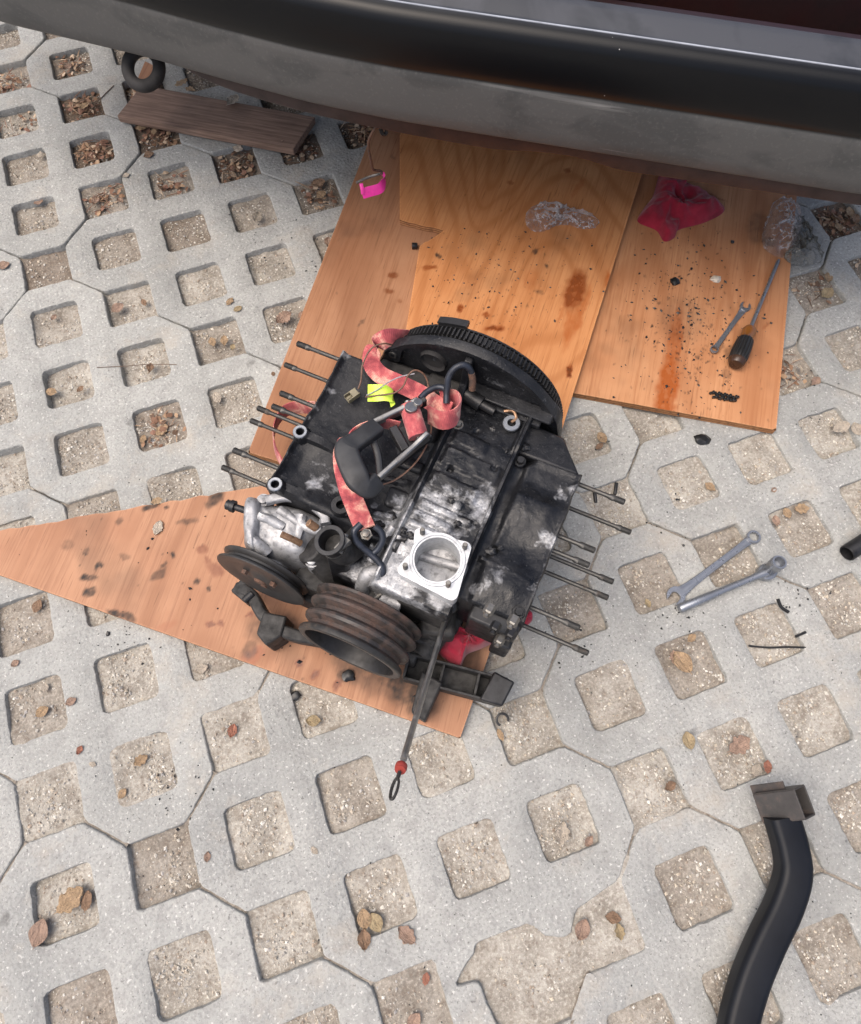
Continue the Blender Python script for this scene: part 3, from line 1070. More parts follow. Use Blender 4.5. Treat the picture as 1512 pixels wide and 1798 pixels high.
def plywood(name, poly, z0, z1, mat, label, stains, seed=0, step=.003, specks=0, speckbox=None):
    """stains: (x, y, rx, ry, angle, strength, kind) in the plan of the place"""
    poly = [Vector((p[0], p[1])) for p in poly]
    xs = [p.x for p in poly]; ys = [p.y for p in poly]
    bm = bmesh.new()
    nx, ny = int((max(xs) - min(xs)) / step) + 2, int((max(ys) - min(ys)) / step) + 2
    gx = np.linspace(min(xs) - .001, max(xs) + .001, nx); gy = np.linspace(min(ys) - .001, max(ys) + .001, ny)
    X, Y = np.meshgrid(gx, gy)
    inside = in_poly(X, Y, poly)
    # keep cells wholly inside, then stitch a rim by clamping the outer ring to the outline
    keep = inside[:-1, :-1] & inside[1:, :-1] & inside[:-1, 1:] & inside[1:, 1:]
    used = np.zeros(X.shape, bool)
    used[:-1, :-1] |= keep; used[1:, :-1] |= keep; used[:-1, 1:] |= keep; used[1:, 1:] |= keep
    vid = -np.ones(X.shape, int); vid[used] = np.arange(used.sum())
    verts = np.stack([X[used], Y[used], np.full(used.sum(), z1)], -1)
    I, J = np.nonzero(keep)
    faces = np.stack([vid[I, J], vid[I, J + 1], vid[I + 1, J + 1], vid[I + 1, J]], -1).tolist()
    # border: boundary edges of the kept cells are joined to their nearest points on the outline
    from collections import defaultdict
    cnt = defaultdict(int); dirn = {}
    for f in faces:
        for a, b in zip(f, f[1:] + f[:1]):
            k = (a, b) if a < b else (b, a)
            cnt[k] += 1; dirn[k] = (a, b)
    vl = verts.tolist()
    near = {}
    segs = [(poly[i], poly[(i + 1) % len(poly)]) for i in range(len(poly))]
    def snap(a):
        if a in near:
            return near[a]
        p = Vector((vl[a][0], vl[a][1]))
        best = None
        for s, e in segs:
            t = max(0, min(1, (p - s).dot(e - s) / max((e - s).length_squared, 1e-12)))
            q = s + (e - s) * t
            d = (p - q).length
            if best is None or d < best[0]:
                best = (d, q)
        vl.append([best[1].x, best[1].y, z1])
        near[a] = len(vl) - 1
        return near[a]
    for k, c in cnt.items():
        if c == 1:
            a, b = dirn[k]
            faces.append([b, a, snap(a), snap(b)])
    V_ = np.array(vl)
    x, y = V_[:, 0], V_[:, 1]
    oil = np.zeros(len(x)); gr = np.zeros(len(x))
    wx = x + .006 * vnoise(x, y, 75, 31 + seed, 4, .6); wy = y + .006 * vnoise(x, y, 75, 77 + seed, 4, .6)
    for (sx, sy, rx, ry, an, st, kind) in stains:
        ca, sa = math.cos(an), math.sin(an)
        dx, dy = wx - sx, wy - sy
        u = (dx * ca + dy * sa) / rx; v = (-dx * sa + dy * ca) / ry
        r = np.sqrt(u * u + v * v)
        m_ = st * (1 - sst(.55, 1.15, r)) * (.75 + .35 * vnoise(x, y, 140, 5 + seed, 3))
        if kind == 'o':
            oil = np.maximum(oil, m_)
        elif kind == 'b':
            oil = np.maximum(oil, np.minimum(1, m_ * 1.4)); gr = np.maximum(gr, m_ * .55)
        else:
            gr = np.maximum(gr, m_)
    gr = np.maximum(gr, .30 * sst(.3, .8, vnoise(x, y, 9, 41 + seed, 4)))
    me = bpy.data.meshes.new(name)
    me.from_pydata(vl, [], faces)
    rimv = np.zeros(len(x)); rimv[list(near.values())] = 1
    for nm, arr in (('oil', oil), ('grime', gr), ('rim', rimv)):
        a = me.attributes.new(nm, 'FLOAT', 'POINT')
        a.data.foreach_set('value', np.clip(arr, 0, 1).astype(np.float32))
    root = empty(name, (0, 0, 0))
    tag(root, label, 'plywood sheet')
    link_mesh('face', me, mat, root, smooth=0)
    bm = bmesh.new()
    lo = [bm.verts.new((p.x, p.y, z0)) for p in poly]
    hi = [bm.verts.new((p.x, p.y, z1 - .0002)) for p in poly]
    n = len(poly)
    for i in range(n):
        bm.faces.new((lo[i], lo[(i + 1) % n], hi[(i + 1) % n], hi[i]))
    bm.faces.new(lo[::-1])
    obj('edge', bm, M['plyedge'], root, smooth=0)
    return root

def dirang(a, b):
    d = b - a
    return math.atan2(d.y, d.x)

def PX(l, z):
    return [P(x, y, z) for x, y in l]

def stain(px, py, z, rx, ry, an, st, kind):
    w = P(px, py, z)
    return (w.x, w.y, rx, ry, an, st, kind)

def jag(a, b, n, amp, seed):
    r = random.Random(seed)
    out = []
    d = (b - a); nn = Vector((-d.y, d.x, 0)).normalized()
    for i in range(1, n):
        out.append(a.lerp(b, i / n) + nn * r.uniform(-amp, amp))
    return out

Z1 = .016      # top of the sheets on the ground
Z2 = .029      # top of the sheet lying over them
# --- sheet under the left side
a0_, a1_ = P(645, 255, Z1), P(436, 794, Z1)
up1 = (a0_ - a1_).normalized()
acr = Vector((up1.y, -up1.x, 0))
g1 = dirang(a1_, a0_)
M['ply1'] = m_ply('plywood_reddish_brown', (.41, .215, .118), (.335, .16, .080), (.22, .092, .042), g1, .35)
p1 = [a1_, a1_ + acr * .30 - up1 * .02, a1_ + acr * .30 + up1 * 1.15, a0_ + up1 * .35]
st1 = [stain(690, 483, Z1, .007, .012, g1, .7, 'b'), stain(683, 512, Z1, .007, .011, g1, .6, 'b'), stain(702, 528, Z1, .005, .005, 0, .4, 'b'),
       stain(592, 515, Z1, .003, .003, 0, .7, 'g'), stain(635, 565, Z1, .003, .010, g1 + 1.2, .6, 'g'), stain(690, 276, Z1, .006, .008, 0, .4, 'g'), stain(645, 465, Z1, .002, .002, 0, .8, 'g')]
plywood('plywood_sheet', p1, .001, Z1, M['ply1'], 'reddish brown plywood strip under the left cylinder block of the engine', st1, 1)

# --- sheet on the right
b0_, b1_, b2_ = P(1008, 690, Z1), P(1363, 755, Z1), P(1400, 335, Z1)
g3 = dirang(b1_, b2_)
M['ply3'] = m_ply('plywood_orange_right', (.56, .288, .142), (.455, .207, .093), (.34, .135, .053), g3, .5)
lowdir = (b0_ - b1_).normalized()
p3 = [b1_, b2_ + (b2_ - b1_).normalized() * .35, b2_ + (b2_ - b1_).normalized() * .35 + lowdir * .50, b1_ + lowdir * .55]
st3 = [stain(1170, 690, Z1, .11, .022, g3, 1.3, 'o'), stain(1185, 600, Z1, .09, .016, g3, .9, 'o'), stain(1195, 560, Z1, .06, .05, g3, .35, 'g'), stain(1330, 400, Z1, .05, .022, g3, .5, 'g'),
       stain(1350, 425, Z1, .014, .02, g3, .75, 'g'), stain(1275, 655, Z1, .012, .012, 0, .5, 'g'), stain(1262, 610, Z1, .018, .008, .3, .5, 'g'), stain(1345, 570, Z1, .016, .003, g3 - .6, .5, 'b'),
       stain(1255, 345, Z1, .03, .003, g3 + 1.2, .6, 'b'), stain(1285, 620, Z1, .02, .016, g3, .6, 'g')]
rr = random.Random(12)
for _ in range(170):
    px_, py_ = rr.gauss(1215, 45), rr.gauss(570, 75)
    if px_ < 1110 or px_ > 1370 or py_ > 745 or py_ < 400:
        continue
    st3.append(stain(px_, py_, Z1, rr.uniform(.0014, .0034), rr.uniform(.0014, .0028), rr.uniform(0, 3), rr.uniform(.6, 1.1), 'g'))
for _ in range(70):
    st3.append(stain(rr.uniform(1060, 1370), rr.uniform(370, 745), Z1, rr.uniform(.0012, .0028), rr.uniform(.0012, .0022), 0, rr.uniform(.5, 1.0), 'g'))
plywood('plywood_sheet', p3, .001, Z1, M['ply3'], 'orange plywood sheet carrying the screwdriver, with an oil run at its front edge', st3, 3)

# --- sheet lying on top in the middle, with a sawn notch
c0 = P(1125, 312, Z2); c1 = P(985, 760, Z2)
cd = (c1 - c0).normalized()
g2 = dirang(c1, c0)
M['ply2'] = m_ply('plywood_orange_middle', (.60, .285, .118), (.50, .208, .075), (.38, .138, .042), g2, 1.0)
n0, n1_, n2_, n3_, n4_ = P(702, 238, Z2), P(702, 386, Z2), P(779, 405, Z2), P(737, 432, Z2), P(711, 592, Z2)
nd = (n4_ - n3_).normalized()
pend = c1 + cd * .02
p2 = [pend, c0 - cd * .42, c0 - cd * .42 + (n0 - c0) * .98, n0, n1_] + jag(n1_, n2_, 9, .0015, 4) + [n2_] + jag(n2_, n3_, 9, .0015, 5) + [n3_, n4_, n4_ + nd * .06, pend + (n4_ + nd * .06 - pend) * .3]
st2 = [stain(1010, 510, Z2, .055, .022, g2, 1.0, 'b'), stain(1003, 560, Z2, .075, .012, g2 + .1, .7, 'o'), stain(1022, 545, Z2, .07, .008, g2, .7, 'o'), stain(992, 535, Z2, .05, .006, g2, .6, 'o'),
       stain(998, 652, Z2, .015, .0055, g2 + .1, 1.5, 'b'), stain(868, 577, Z2, .021, .006, g2 - 1.2, 1.1, 'b'), stain(808, 541, Z2, .011, .007, g2, 1.2, 'b'), stain(755, 470, Z2, .018, .007, -.2, .8, 'b'),
       stain(770, 449, Z2, .006, .009, .6, 1.0, 'g'), stain(941, 441, Z2, .007, .004, 0, 1.0, 'g'), stain(961, 467, Z2, .004, .004, 0, 1.0, 'g'), stain(948, 512, Z2, .005, .010, .9, .6, 'g'),
       stain(853, 553, Z2, .0085, .0085, 0, .75, 'b'), stain(996, 298, Z2, .0085, .0085, 0, .6, 'b'), stain(897, 321, Z2, .006, .006, 0, .6, 'b'), stain(764, 239, Z2, .009, .009, 0, .6, 'b'),
       stain(932, 490, Z2, .03, .016, g2, .35, 'o'), stain(815, 515, Z2, .03, .02, .3, .25, 'g'), stain(1066, 490, Z2, .02, .006, g2 + .2, .9, 'o'), stain(1015, 330, Z2, .04, .006, g2 - .2, .5, 'o')]
for _ in range(120):
    st2.append(stain(rr.gauss(860, 90), rr.gauss(500, 70), Z2, rr.uniform(.001, .0026), rr.uniform(.001, .002), rr.uniform(0, 3), rr.uniform(.5, 1.0), 'g'))
plywood('plywood_sheet', p2, Z1 + .001, Z2, M['ply2'], 'orange plywood sheet with a sawn corner notch, lying over the other sheets', st2, 2)

# --- pointed offcut under the pulley end
d0_ = P(808, 1296, Z1); d1_ = P(0, 1010, Z1); d2_ = P(0, 932, Z1); d3_ = P(432, 858, Z1); d4_ = P(868, 1122, Z1)
rt = (d4_ - d0_).normalized()
e1 = (d1_ - d0_).normalized(); e2 = (d2_ - d3_).normalized()
g4 = dirang(P(200, 1060, 0), P(265, 905, 0))
M['ply4'] = m_ply('plywood_offcut_salmon', (.475, .262, .152), (.385, .192, .108), (.265, .12, .062), g4, .35)
dl0 = d1_ + e1 * .085; dl1 = d2_ + e2 * .085
p4 = [d0_] + [d0_ + rt * .30] + [d3_ + (d3_ - d2_).normalized() * .10] + [d3_] + jag(d3_, d2_, 26, .0022, 9) + [d2_, dl1, dl0, d1_]
st4 = []
for px_, py_, rx, ry, an, s_, k_ in [(155, 1015, .016, .007, .1, .95, 'g'), (158, 1040, .012, .008, .2, 1.0, 'g'), (175, 992, .011, .008, -.5, .8, 'g'), (150, 967, .010, .006, 1.0, .7, 'g'), (278, 1010, .018, .008, .8, .55, 'g'), (285, 993, .007, .005, .6, .7, 'g'),
        (303, 973, .004, .006, .5, 1.0, 'g'), (220, 977, .013, .006, -.1, .4, 'g'), (355, 965, .009, .011, .6, .55, 'b'), (365, 985, .005, .01, .6, .5, 'b'), (378, 1000, .010, .018, .9, .5, 'b'), (330, 915, .020, .006, .15, .5, 'g'), (258, 893, .012, .006, .4, .9, 'g'),
        (272, 884, .018, .006, .5, .7, 'g'), (292, 892, .005, .005, 0, .9, 'g'), (378, 875, .022, .012, .9, .75, 'g'), (208, 917, .008, .006, .6, .5, 'g'), (205, 1079, .022, .006, -.5, .9, 'g'), (225, 1083, .016, .008, -.5, .7, 'g'), (120, 957, .012, .010, 1, .35, 'g'),
        (345, 1022, .005, .006, 0, .9, 'g'), (368, 1036, .004, .004, 0, .8, 'g'), (440, 1080, .008, .006, .3, .7, 'b'), (372, 1096, .009, .005, .1, .7, 'b'), (388, 1094, .004, .007, .4, .7, 'b'), (290, 1100, .02, .008, .2, .35, 'o'),
        (445, 1150, .022, .014, .6, .7, 'o'), (440, 1140, .02, .012, 1, .5, 'g'), (525, 1165, .008, .005, .3, .8, 'b'), (555, 1185, .010, .005, .8, .8, 'b'), (590, 1200, .012, .006, .9, .7, 'b'), (610, 1185, .02, .012, 0, .8, 'g'),
        (720, 1200, .05, .04, 0, .75, 'g'), (740, 1240, .03, .02, 0, .6, 'g'), (480, 1100, .05, .03, 0, .45, 'g'), (640, 1170, .07, .04, -.6, .55, 'g'), (820, 1160, .03, .03, 0, .5, 'g')]:
    st4.append(stain(px_, py_, Z1, rx, ry, an - .3, min(1.2, s_ * 1.45), k_))
for _ in range(60):
    st4.append(stain(rr.uniform(60, 800), rr.uniform(900, 1280), Z1, rr.uniform(.001, .003), rr.uniform(.001, .0022), 0, rr.uniform(.5, .95), 'g'))
plywood('plywood_sheet', p4, .001, Z1, M['ply4'], 'pointed salmon plywood offcut under the pulley end, reaching to the left', st4, 4)

# --- dark weathered plank under the tow eye
q0, q1, q2 = P(205, 203, .022), P(515, 262, .022), P(553, 205, .022)
q3 = q0 + (q2 - q1)
bm = bmesh.new()
prism(bm, [(q.x, q.y) for q in (q0, q1, q2, q3)], .006, .022)
pl = tag(obj('plank', bm, M['plank'], smooth=0, bevel=.002), 'dark brown weathered plank lying below the bumper next to the tow eye', 'plank')
bm = bmesh.new()
q = [P(238, 148, .02), P(262, 158, .02), P(275, 118, .02), P(255, 108, .02)]
prism(bm, [(v.x, v.y) for v in q], .004, .022)
tag(obj('plank', bm, M['ply1'], smooth=0, bevel=.0015), 'light wood slat seen through the tow eye behind the dark plank', 'plank')

# ================================================================== VEHICLE
van = empty('van', (0, 0, 0))
tag(van, 'rear of a dark grey van with dusty bumper and open engine hatch', 'van')
VB = Vector((.848, -.53, 0)); VN = Vector((-.53, -.848, 0)); VO = Vector((.664, .848, 0))
def vn_curve(b):
    # the bumper runs straight across and bends away towards its end
    xs = np.array([-1.25, -1.1, -.95, -.8, -.665, -.42, -.273, -.133, 0, .2, .68, .80, .90, .97, 1.02])
    ys = np.array([-.42, -.26, -.165, -.108, -.074, -.050, -.027, -.008, 0, 0, 0, -.02, -.06, -.13, -.26])
    return float(np.interp(b, xs, ys))
bs = np.concatenate([np.linspace(-1.25, 0, 90), np.linspace(.02, 1.02, 60)])
nv = np.array([vn_curve(b) for b in bs])
for _ in range(6):
    nv[1:-1] = (nv[:-2] + 2 * nv[1:-1] + nv[2:]) / 4
def vp(b, n, z):
    return VO + VB * b + VN * (float(np.interp(b, bs, nv)) + n) + Vector((0, 0, z))
prof = [(.362, -.060, 0, 0), (.360, -.010, .8, 0), (.3605, -.002, 1, 0), (.365, .0015, 1, 0), (.385, .004, 1, 0), (.41, .0055, 1, 0), (.435, .006, 1, 0), (.4445, .0055, 1, 0), (.4465, .0045, .5, 0), (.449, .006, 0, 0), (.46, .0085, 0, 0),
        (.475, .0095, 0, 0), (.49, .0088, 0, 0), (.504, .0068, 0, 0), (.512, .0035, 0, 0), (.5165, -.001, 0, 0), (.5190, -.006, 0, .0), (.5200, -.0115, 0, .4), (.5207, -.0135, 0, .5), (.5203, -.0155, 0, 1), (.5215, -.018, 0, 1), (.5265, -.026, 0, 1), (.531, -.036, 0, 1), (.534, -.043, 0, 1), (.533, -.046, 0, 1), (.525, -.048, 0, 1), (.48, -.049, 0, 1)]
bm = bmesh.new()
l3 = bm.verts.layers.float.new('ridge_glint'); l1 = bm.verts.layers.float.new('dust'); l2 = bm.verts.layers.float.new('topface')
rows = []
for b in bs:
    r_ = []
    for z, n, du, tp in prof:
        v = bm.verts.new(vp(b, n, z)); v[l1] = du; v[l2] = tp; v[l3] = 1.0 if abs(n + .0135) < 1e-5 else 0.0  # only the ridge row carries the painted highlight
        r_.append(v)
    rows.append(r_)
for A, B_ in zip(rows, rows[1:]):
    for k in range(len(prof) - 1):
        bm.faces.new((A[k], A[k + 1], B_[k + 1], B_[k]))
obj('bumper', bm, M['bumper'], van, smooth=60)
# valance below the bumper with its waved lower edge
def valz(b):
    px = [-.36, -.33, -.28, -.2, 0, .1, .15, .21, .27, .33, .42, .6, 2.1]
    zz_ = [.356, .346, .338, .335, .3345, .3325, .332, .341, .3425, .331, .3325, .336, .336]
    return float(np.interp(b, px, zz_))
bm = bmesh.new()
rows = []
vb = np.linspace(-.36, .95, 110)
zs_ = np.array([valz(b) for b in vb])
for _ in range(3):
    zs_[1:-1] = (zs_[:-2] + 2 * zs_[1:-1] + zs_[2:]) / 4
for b, z in zip(vb, zs_):
    rows.append([bm.verts.new(vp(b, n, zz__)) for n, zz__ in ((-.006, .361), (-.007, z + .004), (-.009, z), (-.013, z), (-.014, .37))])
for A, B_ in zip(rows, rows[1:]):
    for k in range(4):
        bm.faces.new((A[k], A[k + 1], B_[k + 1], B_[k]))
obj('valance', bm, M['valance'], van, smooth=50)
# hatch opening behind the sill: inner wall, floor, seal, mat
bm = bmesh.new()
for A_ in ((-.9, .90),):
    q = [vp(A_[0], -.05, .526), vp(A_[1], -.05, .526), vp(A_[1], -.056, .40), vp(A_[0], -.056, .40)]
    vs_ = [bm.verts.new(p) for p in q]
    bm.faces.new(vs_)
    q2_ = [vp(A_[0], -.056, .40), vp(A_[1], -.056, .40), vp(A_[1], -.75, .42), vp(A_[0], -.75, .42)]
    vs2 = [bm.verts.new(p) for p in q2_]
    bm.faces.new(vs2)
obj('hatch_well', bm, M['vred'], van, smooth=0)
bm = bmesh.new()
sweep(bm, [vp(b, -.072, .506) for b in np.linspace(-.9, .90, 60)], rrect(.034, .016, .006))
obj('hatch_ledge', bm, M['vred'], van)
bm = bmesh.new()
box(bm, (0, 0, 0), (.62, .16, .012))
mt = obj('mat_panel', bm, M['mat'], van, bevel=.005)
mt.location = vp(-.02, -.163, .548)
mt.rotation_euler = (0, 0, math.atan2(VB.y, VB.x) + .012)
# underbody slab (keeps the light out below the vehicle)
bm = bmesh.new()
q = [vp(-.78, -.08, 0), vp(.85, -.08, 0), vp(.85, -1.9, 0), vp(-.78, -1.9, 0)]
prism(bm, [(p.x, p.y) for p in q], .375, .395)
obj('underbody', bm, M['under'], van, smooth=0)
# tow eye
ty = bmesh.new()
tcen = P(252, 119, .325)
tx = (P(290, 135, .315) - P(214, 120, .315)).normalized()
tyv = Vector((-tx.y, tx.x, 0)) * .85 + Vector((0, 0, .5))
ring = []
for k in range(36):
    a = 2 * math.pi * k / 36
    ring.append(tcen + tx * (.027 * math.cos(a)) + tyv.normalized() * (.027 * math.sin(a)))
sweep(ty, ring, circ(.0098, 12), closed=True)
eye = obj('tow_eye', ty, M['under'], van)
bm = bmesh.new()
cyl(bm, tcen + tx * .02 + tyv * .018, tcen + tx * .02 + tyv * .12, .012)
box(bm, tcen + tx * .055 + tyv * .05 + Vector((0, 0, .01)), (.06, .05, .03), rz=math.atan2(tx.y, tx.x))
obj('tow_eye_bracket', bm, M['under'], van, bevel=.004)

# ================================================================== ENGINE
eng = empty('engine', EO, -math.radians(43.5))
tag(eng, 'oily black flat-four engine with flywheel, pulleys and head studs on plywood sheets', 'engine')
ZC = .165
def gridxy(x0, x1, y0, y1, st=.0022):
    nx, ny = int((x1 - x0) / st) + 2, int((y1 - y0) / st) + 2
    return np.meshgrid(np.linspace(x0, x1, nx), np.linspace(y0, y1, ny))
def bumpf(v, c, half, soft):
    return 1 - sst(half, half + soft, np.abs(v - c))
def edge_round(X, Y, x0, x1, y0, y1, r):
    d = np.minimum(np.minimum(X - x0, x1 - X), np.minimum(Y - y0, y1 - Y))
    t = np.clip(1 - d / r, 0, 1)
    return -r * (1 - np.sqrt(np.maximum(0, 1 - t * t)))

# --- left cylinder block
x0, x1, y0, y1 = -.192, -.045, .152, .392
X, Y = gridxy(x0, x1, y0, y1)
Z = .233 + 0 * X
Z += .006 * bumpf(X, -.192, .004, .006)
Z -= .008 * sst(-.16, -.09, X)
Z -= .012 * sst(-.10, -.047, X)
Z -= .006 * np.sin(np.clip((Y - .25) / .14, 0, 1) * math.pi) * sst(-.19, -.16, X)
Z -= .009 * np.sin(np.clip((Y - .16) / .08, 0, 1) * math.pi) * sst(-.188, -.165, X)
rib = bumpf(Y, .2415 + .02 * (X + .19), .0065, .0022)
Z = np.maximum(Z, rib * (.241 - .05 * sst(-.16, -.05, X)) + (1 - rib) * 0)
rib = bumpf(Y, .162 + .03 * (X + .18), .0065, .0025)
Z = np.maximum(Z, rib * (.238 - .05 * sst(-.16, -.06, X)))
for bx_, by_ in ((-.184, .2415), (-.178, .157)):
    r = np.hypot(X - bx_, Y - by_)
    Z = np.maximum(Z, (.2455) * (r < .0105) + .2455 * ((r >= .0105) & (r < .0125)) * 1.0 - .004 * np.clip((r - .0105) / .002, 0, 1) * (r < .0125))
    Z = np.where(r < .0052, .232, Z)
Z += edge_round(X, Y, x0, x1 + .02, y0, y1, .006)
Z += .0006 * vnoise(X, Y, 160, 3, 3) + .0009 * vnoise(X, Y, 40, 9, 2)
Xw = X + .0022 * vnoise(Y, Y * 0, 38, 2, 2) * (X < -.18)
blkL = link_mesh('cylinder_block', grid_mesh('cylinder_block', Xw, Y, Z, .095), M['blockL'], eng, smooth=42)
for bx_, by_ in ((-.184, .2415), (-.178, .157)):
    bm = bmesh.new()
    lathe(bm, [(0, .0054), (.0011, .0062), (.0012, .0094), (0, .0104)], (bx_, by_, .2452), (0, 0, 1), 28)
    obj('boss_face', bm, M['bossface'], blkL)

# --- right cylinder block
x0, x1, y0, y1 = .102, .2, .117, .345
X, Y = gridxy(x0, x1, y0, y1)
Z = .233 + 0 * X
Z += .007 * np.cos((Y - .155) / .115 * 2 * math.pi) * sst(.105, .14, X) * (1 - .7 * sst(.17, .2, X))
Z -= .007 * bumpf(X, .116, .004, .008)
Z += .003 * bumpf(X, .2, .003, .004)
rb = bumpf(Y, .176 - .10 * (X - .12), .002, .003) * sst(.112, .118, X) * (1 - sst(.185, .195, X))
Z = np.maximum(Z, rb * .2375 + (1 - rb) * Z)
Z += -.004 * bumpf(Y, .30, .003, .02) * sst(.105, .12, X)
r = np.hypot(X - .128, Y - .196)
Z -= .006 * (r < .006)
r = np.hypot(X - .118, Y - .345)
Z -= .016 * (1 - sst(.006, .02, r))
Z += edge_round(X, Y, x0 - .02, x1, y0, y1, .004)
Z += .0007 * vnoise(X, Y, 150, 23, 3) + .001 * vnoise(X, Y, 45, 19, 2)
Xw = X + .0016 * vnoise(Y, Y * 0, 45, 12, 2) * (X > .19)
blkR = link_mesh('cylinder_block', grid_mesh('cylinder_block', Xw, Y, Z, .1), M['blockR'], eng, smooth=42)
# slanted shoulder that joins the right block to the bell housing
bm = bmesh.new()
sh = [(.10, .343, .226), (.197, .343, .232), (.172, .372, .228), (.158, .398, .215), (.10, .398, .222)]
top_ = [bm.verts.new(v) for v in sh]
lo_ = [bm.verts.new((v[0], v[1], .12)) for v in sh]
bm.faces.new(top_); bm.faces.new(lo_[::-1])
for k in range(5):
    bm.faces.new((top_[k], lo_[k], lo_[(k + 1) % 5], top_[(k + 1) % 5]))
obj('block_shoulder', bm, M['blockR'], eng, bevel=.004)

# --- crankcase: deck between the split line and the right block, deep gallery on the left
x0, x1, y0, y1 = -.06, .107, .085, .402
X, Y = gridxy(x0, x1, y0, y1, .002)
deck = .240 - .010 * sst(.30, .39, Y)
gal = .212 + .003 * vnoise(X, Y, 30, 2, 2)
Z = gal + (deck - gal) * sst(-.012, .002, X)
Z += .009 * bumpf(X, .002, .0026, .0022) * sst(.09, .1, Y) * (1 - sst(.345, .36, Y))
Z += .009 * bumpf(X, .1035, .002, .0022) * sst(.10, .11, Y)
Z += .006 * bumpf(X, .1035, .006, .004) * sst(.33, .345, Y)
for yc, hw, amp, xa, xb in ((.325, .009, .0042, .012, .06), (.292, .012, .0040, .010, .092), (.252, .010, .0035, .008, .075), (.214, .0035, .0050, .008, .085), (.196, .0045, .0045, .006, .062), (.182, .0025, .004, .006, .06)):
    Z += amp * bumpf(Y, yc - .05 * (X - .03), hw, .004) * sst(xa, xa + .006, X) * (1 - sst(xb, xb + .008, X))
for bx_, by_, br, dz in ((.085, .30, .006, -.004), (.03, .275, .005, -.006), (.06, .23, .009, .003), (.09, .215, .004, -.004), (.04, .345, .005, -.003)):
    r = np.hypot(X - bx_, Y - by_)
    Z += dz * (1 - sst(br * .6, br, r))
r = np.hypot(X - .068, Y - .142)
Z = np.where(r < .0335, np.minimum(Z, .205 + .10 * np.abs(X - .07)), Z)
# pan rails in the gallery
for yc in (.30, .24, .185, .14):
    Z += .006 * bumpf(Y, yc + .2 * (X + .03), .003, .003) * (1 - sst(-.022, -.014, X))
Z += edge_round(X, Y, x0 - .02, x1 + .02, y0, y1, .005)
Z += .0008 * vnoise(X, Y, 140, 33, 3) + .0012 * vnoise(X, Y, 50, 39, 2)
case = link_mesh('crankcase', grid_mesh('crankcase', X, Y, Z, .06), M['case'], eng, smooth=42)
bm = bmesh.new()
cyl(bm, (-.052, .150, .217), (.0, .146, .236), .0085, .0085, 20)
cyl(bm, (-.004, .146, .234), (.012, .1455, .240), .011, .010, 20)
obj('cross_pipe', bm, M['alugrey'], case, jit=.0004)
bm = bmesh.new()
box(bm, (-.03, .27, .211), (.045, .02, .016)); box(bm, (-.025, .215, .211), (.03, .03, .014)); box(bm, (-.035, .33, .209), (.05, .03, .02))
obj('gallery_pad', bm, M['case'], case, bevel=.006, seg=3, jit=.003, jscale=90)
# sump below
bm = bmesh.new()
prism(bm, [(-.09, .10), (.12, .09), (.13, .36), (.08, .40), (-.08, .40), (-.1, .36)], .031, .1)
obj('oil_sump', bm, M['blackmatte'], eng, bevel=.008)
# washer and bolt at the front of the deck
wc = E(898, 744, .238)
bm = bmesh.new()
lathe(bm, [(0, .0125), (.0035, .0125), (.0045, .0115), (.0045, .0062), (-.002, .006)], wc - Vector((0, 0, .001)), (0, 0, 1), 30)
obj('washer', bm, M['bossface'], eng)
bm = bmesh.new()
q = E(885, 722, .24); tube(bm, [q, q + Vector((.012, .004, .002)), q + Vector((.02, -.004, .001)), q + Vector((.016, -.012, .0))], .0022, 8)
obj('clip', bm, M['brass'], eng)

for k_, (gx_, gy_, gz_, gr_) in enumerate(((.012, .158, .244, .007), (.02, .166, .243, .006), (.008, .168, .246, .005), (.025, .30, .242, .005), (.09, .335, .236, .006), (.11, .355, .228, .008), (.125, .19, .236, .006), (.095, .395, .235, .007), (.06, .36, .234, .005), (-.03, .17, .214, .008), (-.02, .19, .214, .007), (.135, .20, .235, .004), (.07, .205, .246, .0045), (.05, .232, .246, .004))):
    bm = bmesh.new()
    bmesh.ops.create_icosphere(bm, subdivisions=3, radius=1.0)
    for v in bm.verts:
        v.co *= 1 + .7 * mnoise.noise(v.co * 1.7 + Vector((k_ * 5.1, 0, 0))) + .3 * mnoise.noise(v.co * 5 + Vector((k_, 3, 0)))
        v.co = Vector((gx_ + v.co.x * gr_, gy_ + v.co.y * gr_ * .8, gz_ - .001 + v.co.z * gr_ * .45))
    obj('grease_clump', bm, M['black'], case, smooth=60)
for k_, (bx_, by_, bz_) in enumerate(((.012, .345, .236), (.085, .385, .232), (-.028, .36, .214), (-.06, .375, .218), (.188, .128, .236), (.113, .33, .230), (-.12, .375, .228))):
    bm = bmesh.new()
    lathe(bm, [(-.004, .0085), (.0005, .0085), (.0012, .0078), (.0012, .0055)], (bx_, by_, bz_), (0, 0, 1), 20)
    lathe(bm, [(.0008, .0058), (.0055, .0058), (.0065, .005), (.0065, 0)], (bx_, by_, bz_), (.03, .02, 1), 6)
    obj('case_bolt', bm, M['bolt'] if k_ % 3 == 0 else M['black'], case, smooth=30)

# --- bell housing
bell = None
bm = bmesh.new()
RB = .149
def arcpt(a, r):
    return (r * math.cos(a), ZC + r * math.sin(a))
# web disc
web = [arcpt(math.radians(k * 5), RB - .004) for k in range(72)]
mrot = Matrix(((1, 0, 0, 0), (0, 0, 1, 0), (0, 1, 0, 0), (0, 0, 0, 1)))
prism(bm, web, .4145, .425, mrot)
bell = obj('bell_housing', bm, M['bell'], eng, bevel=.002)
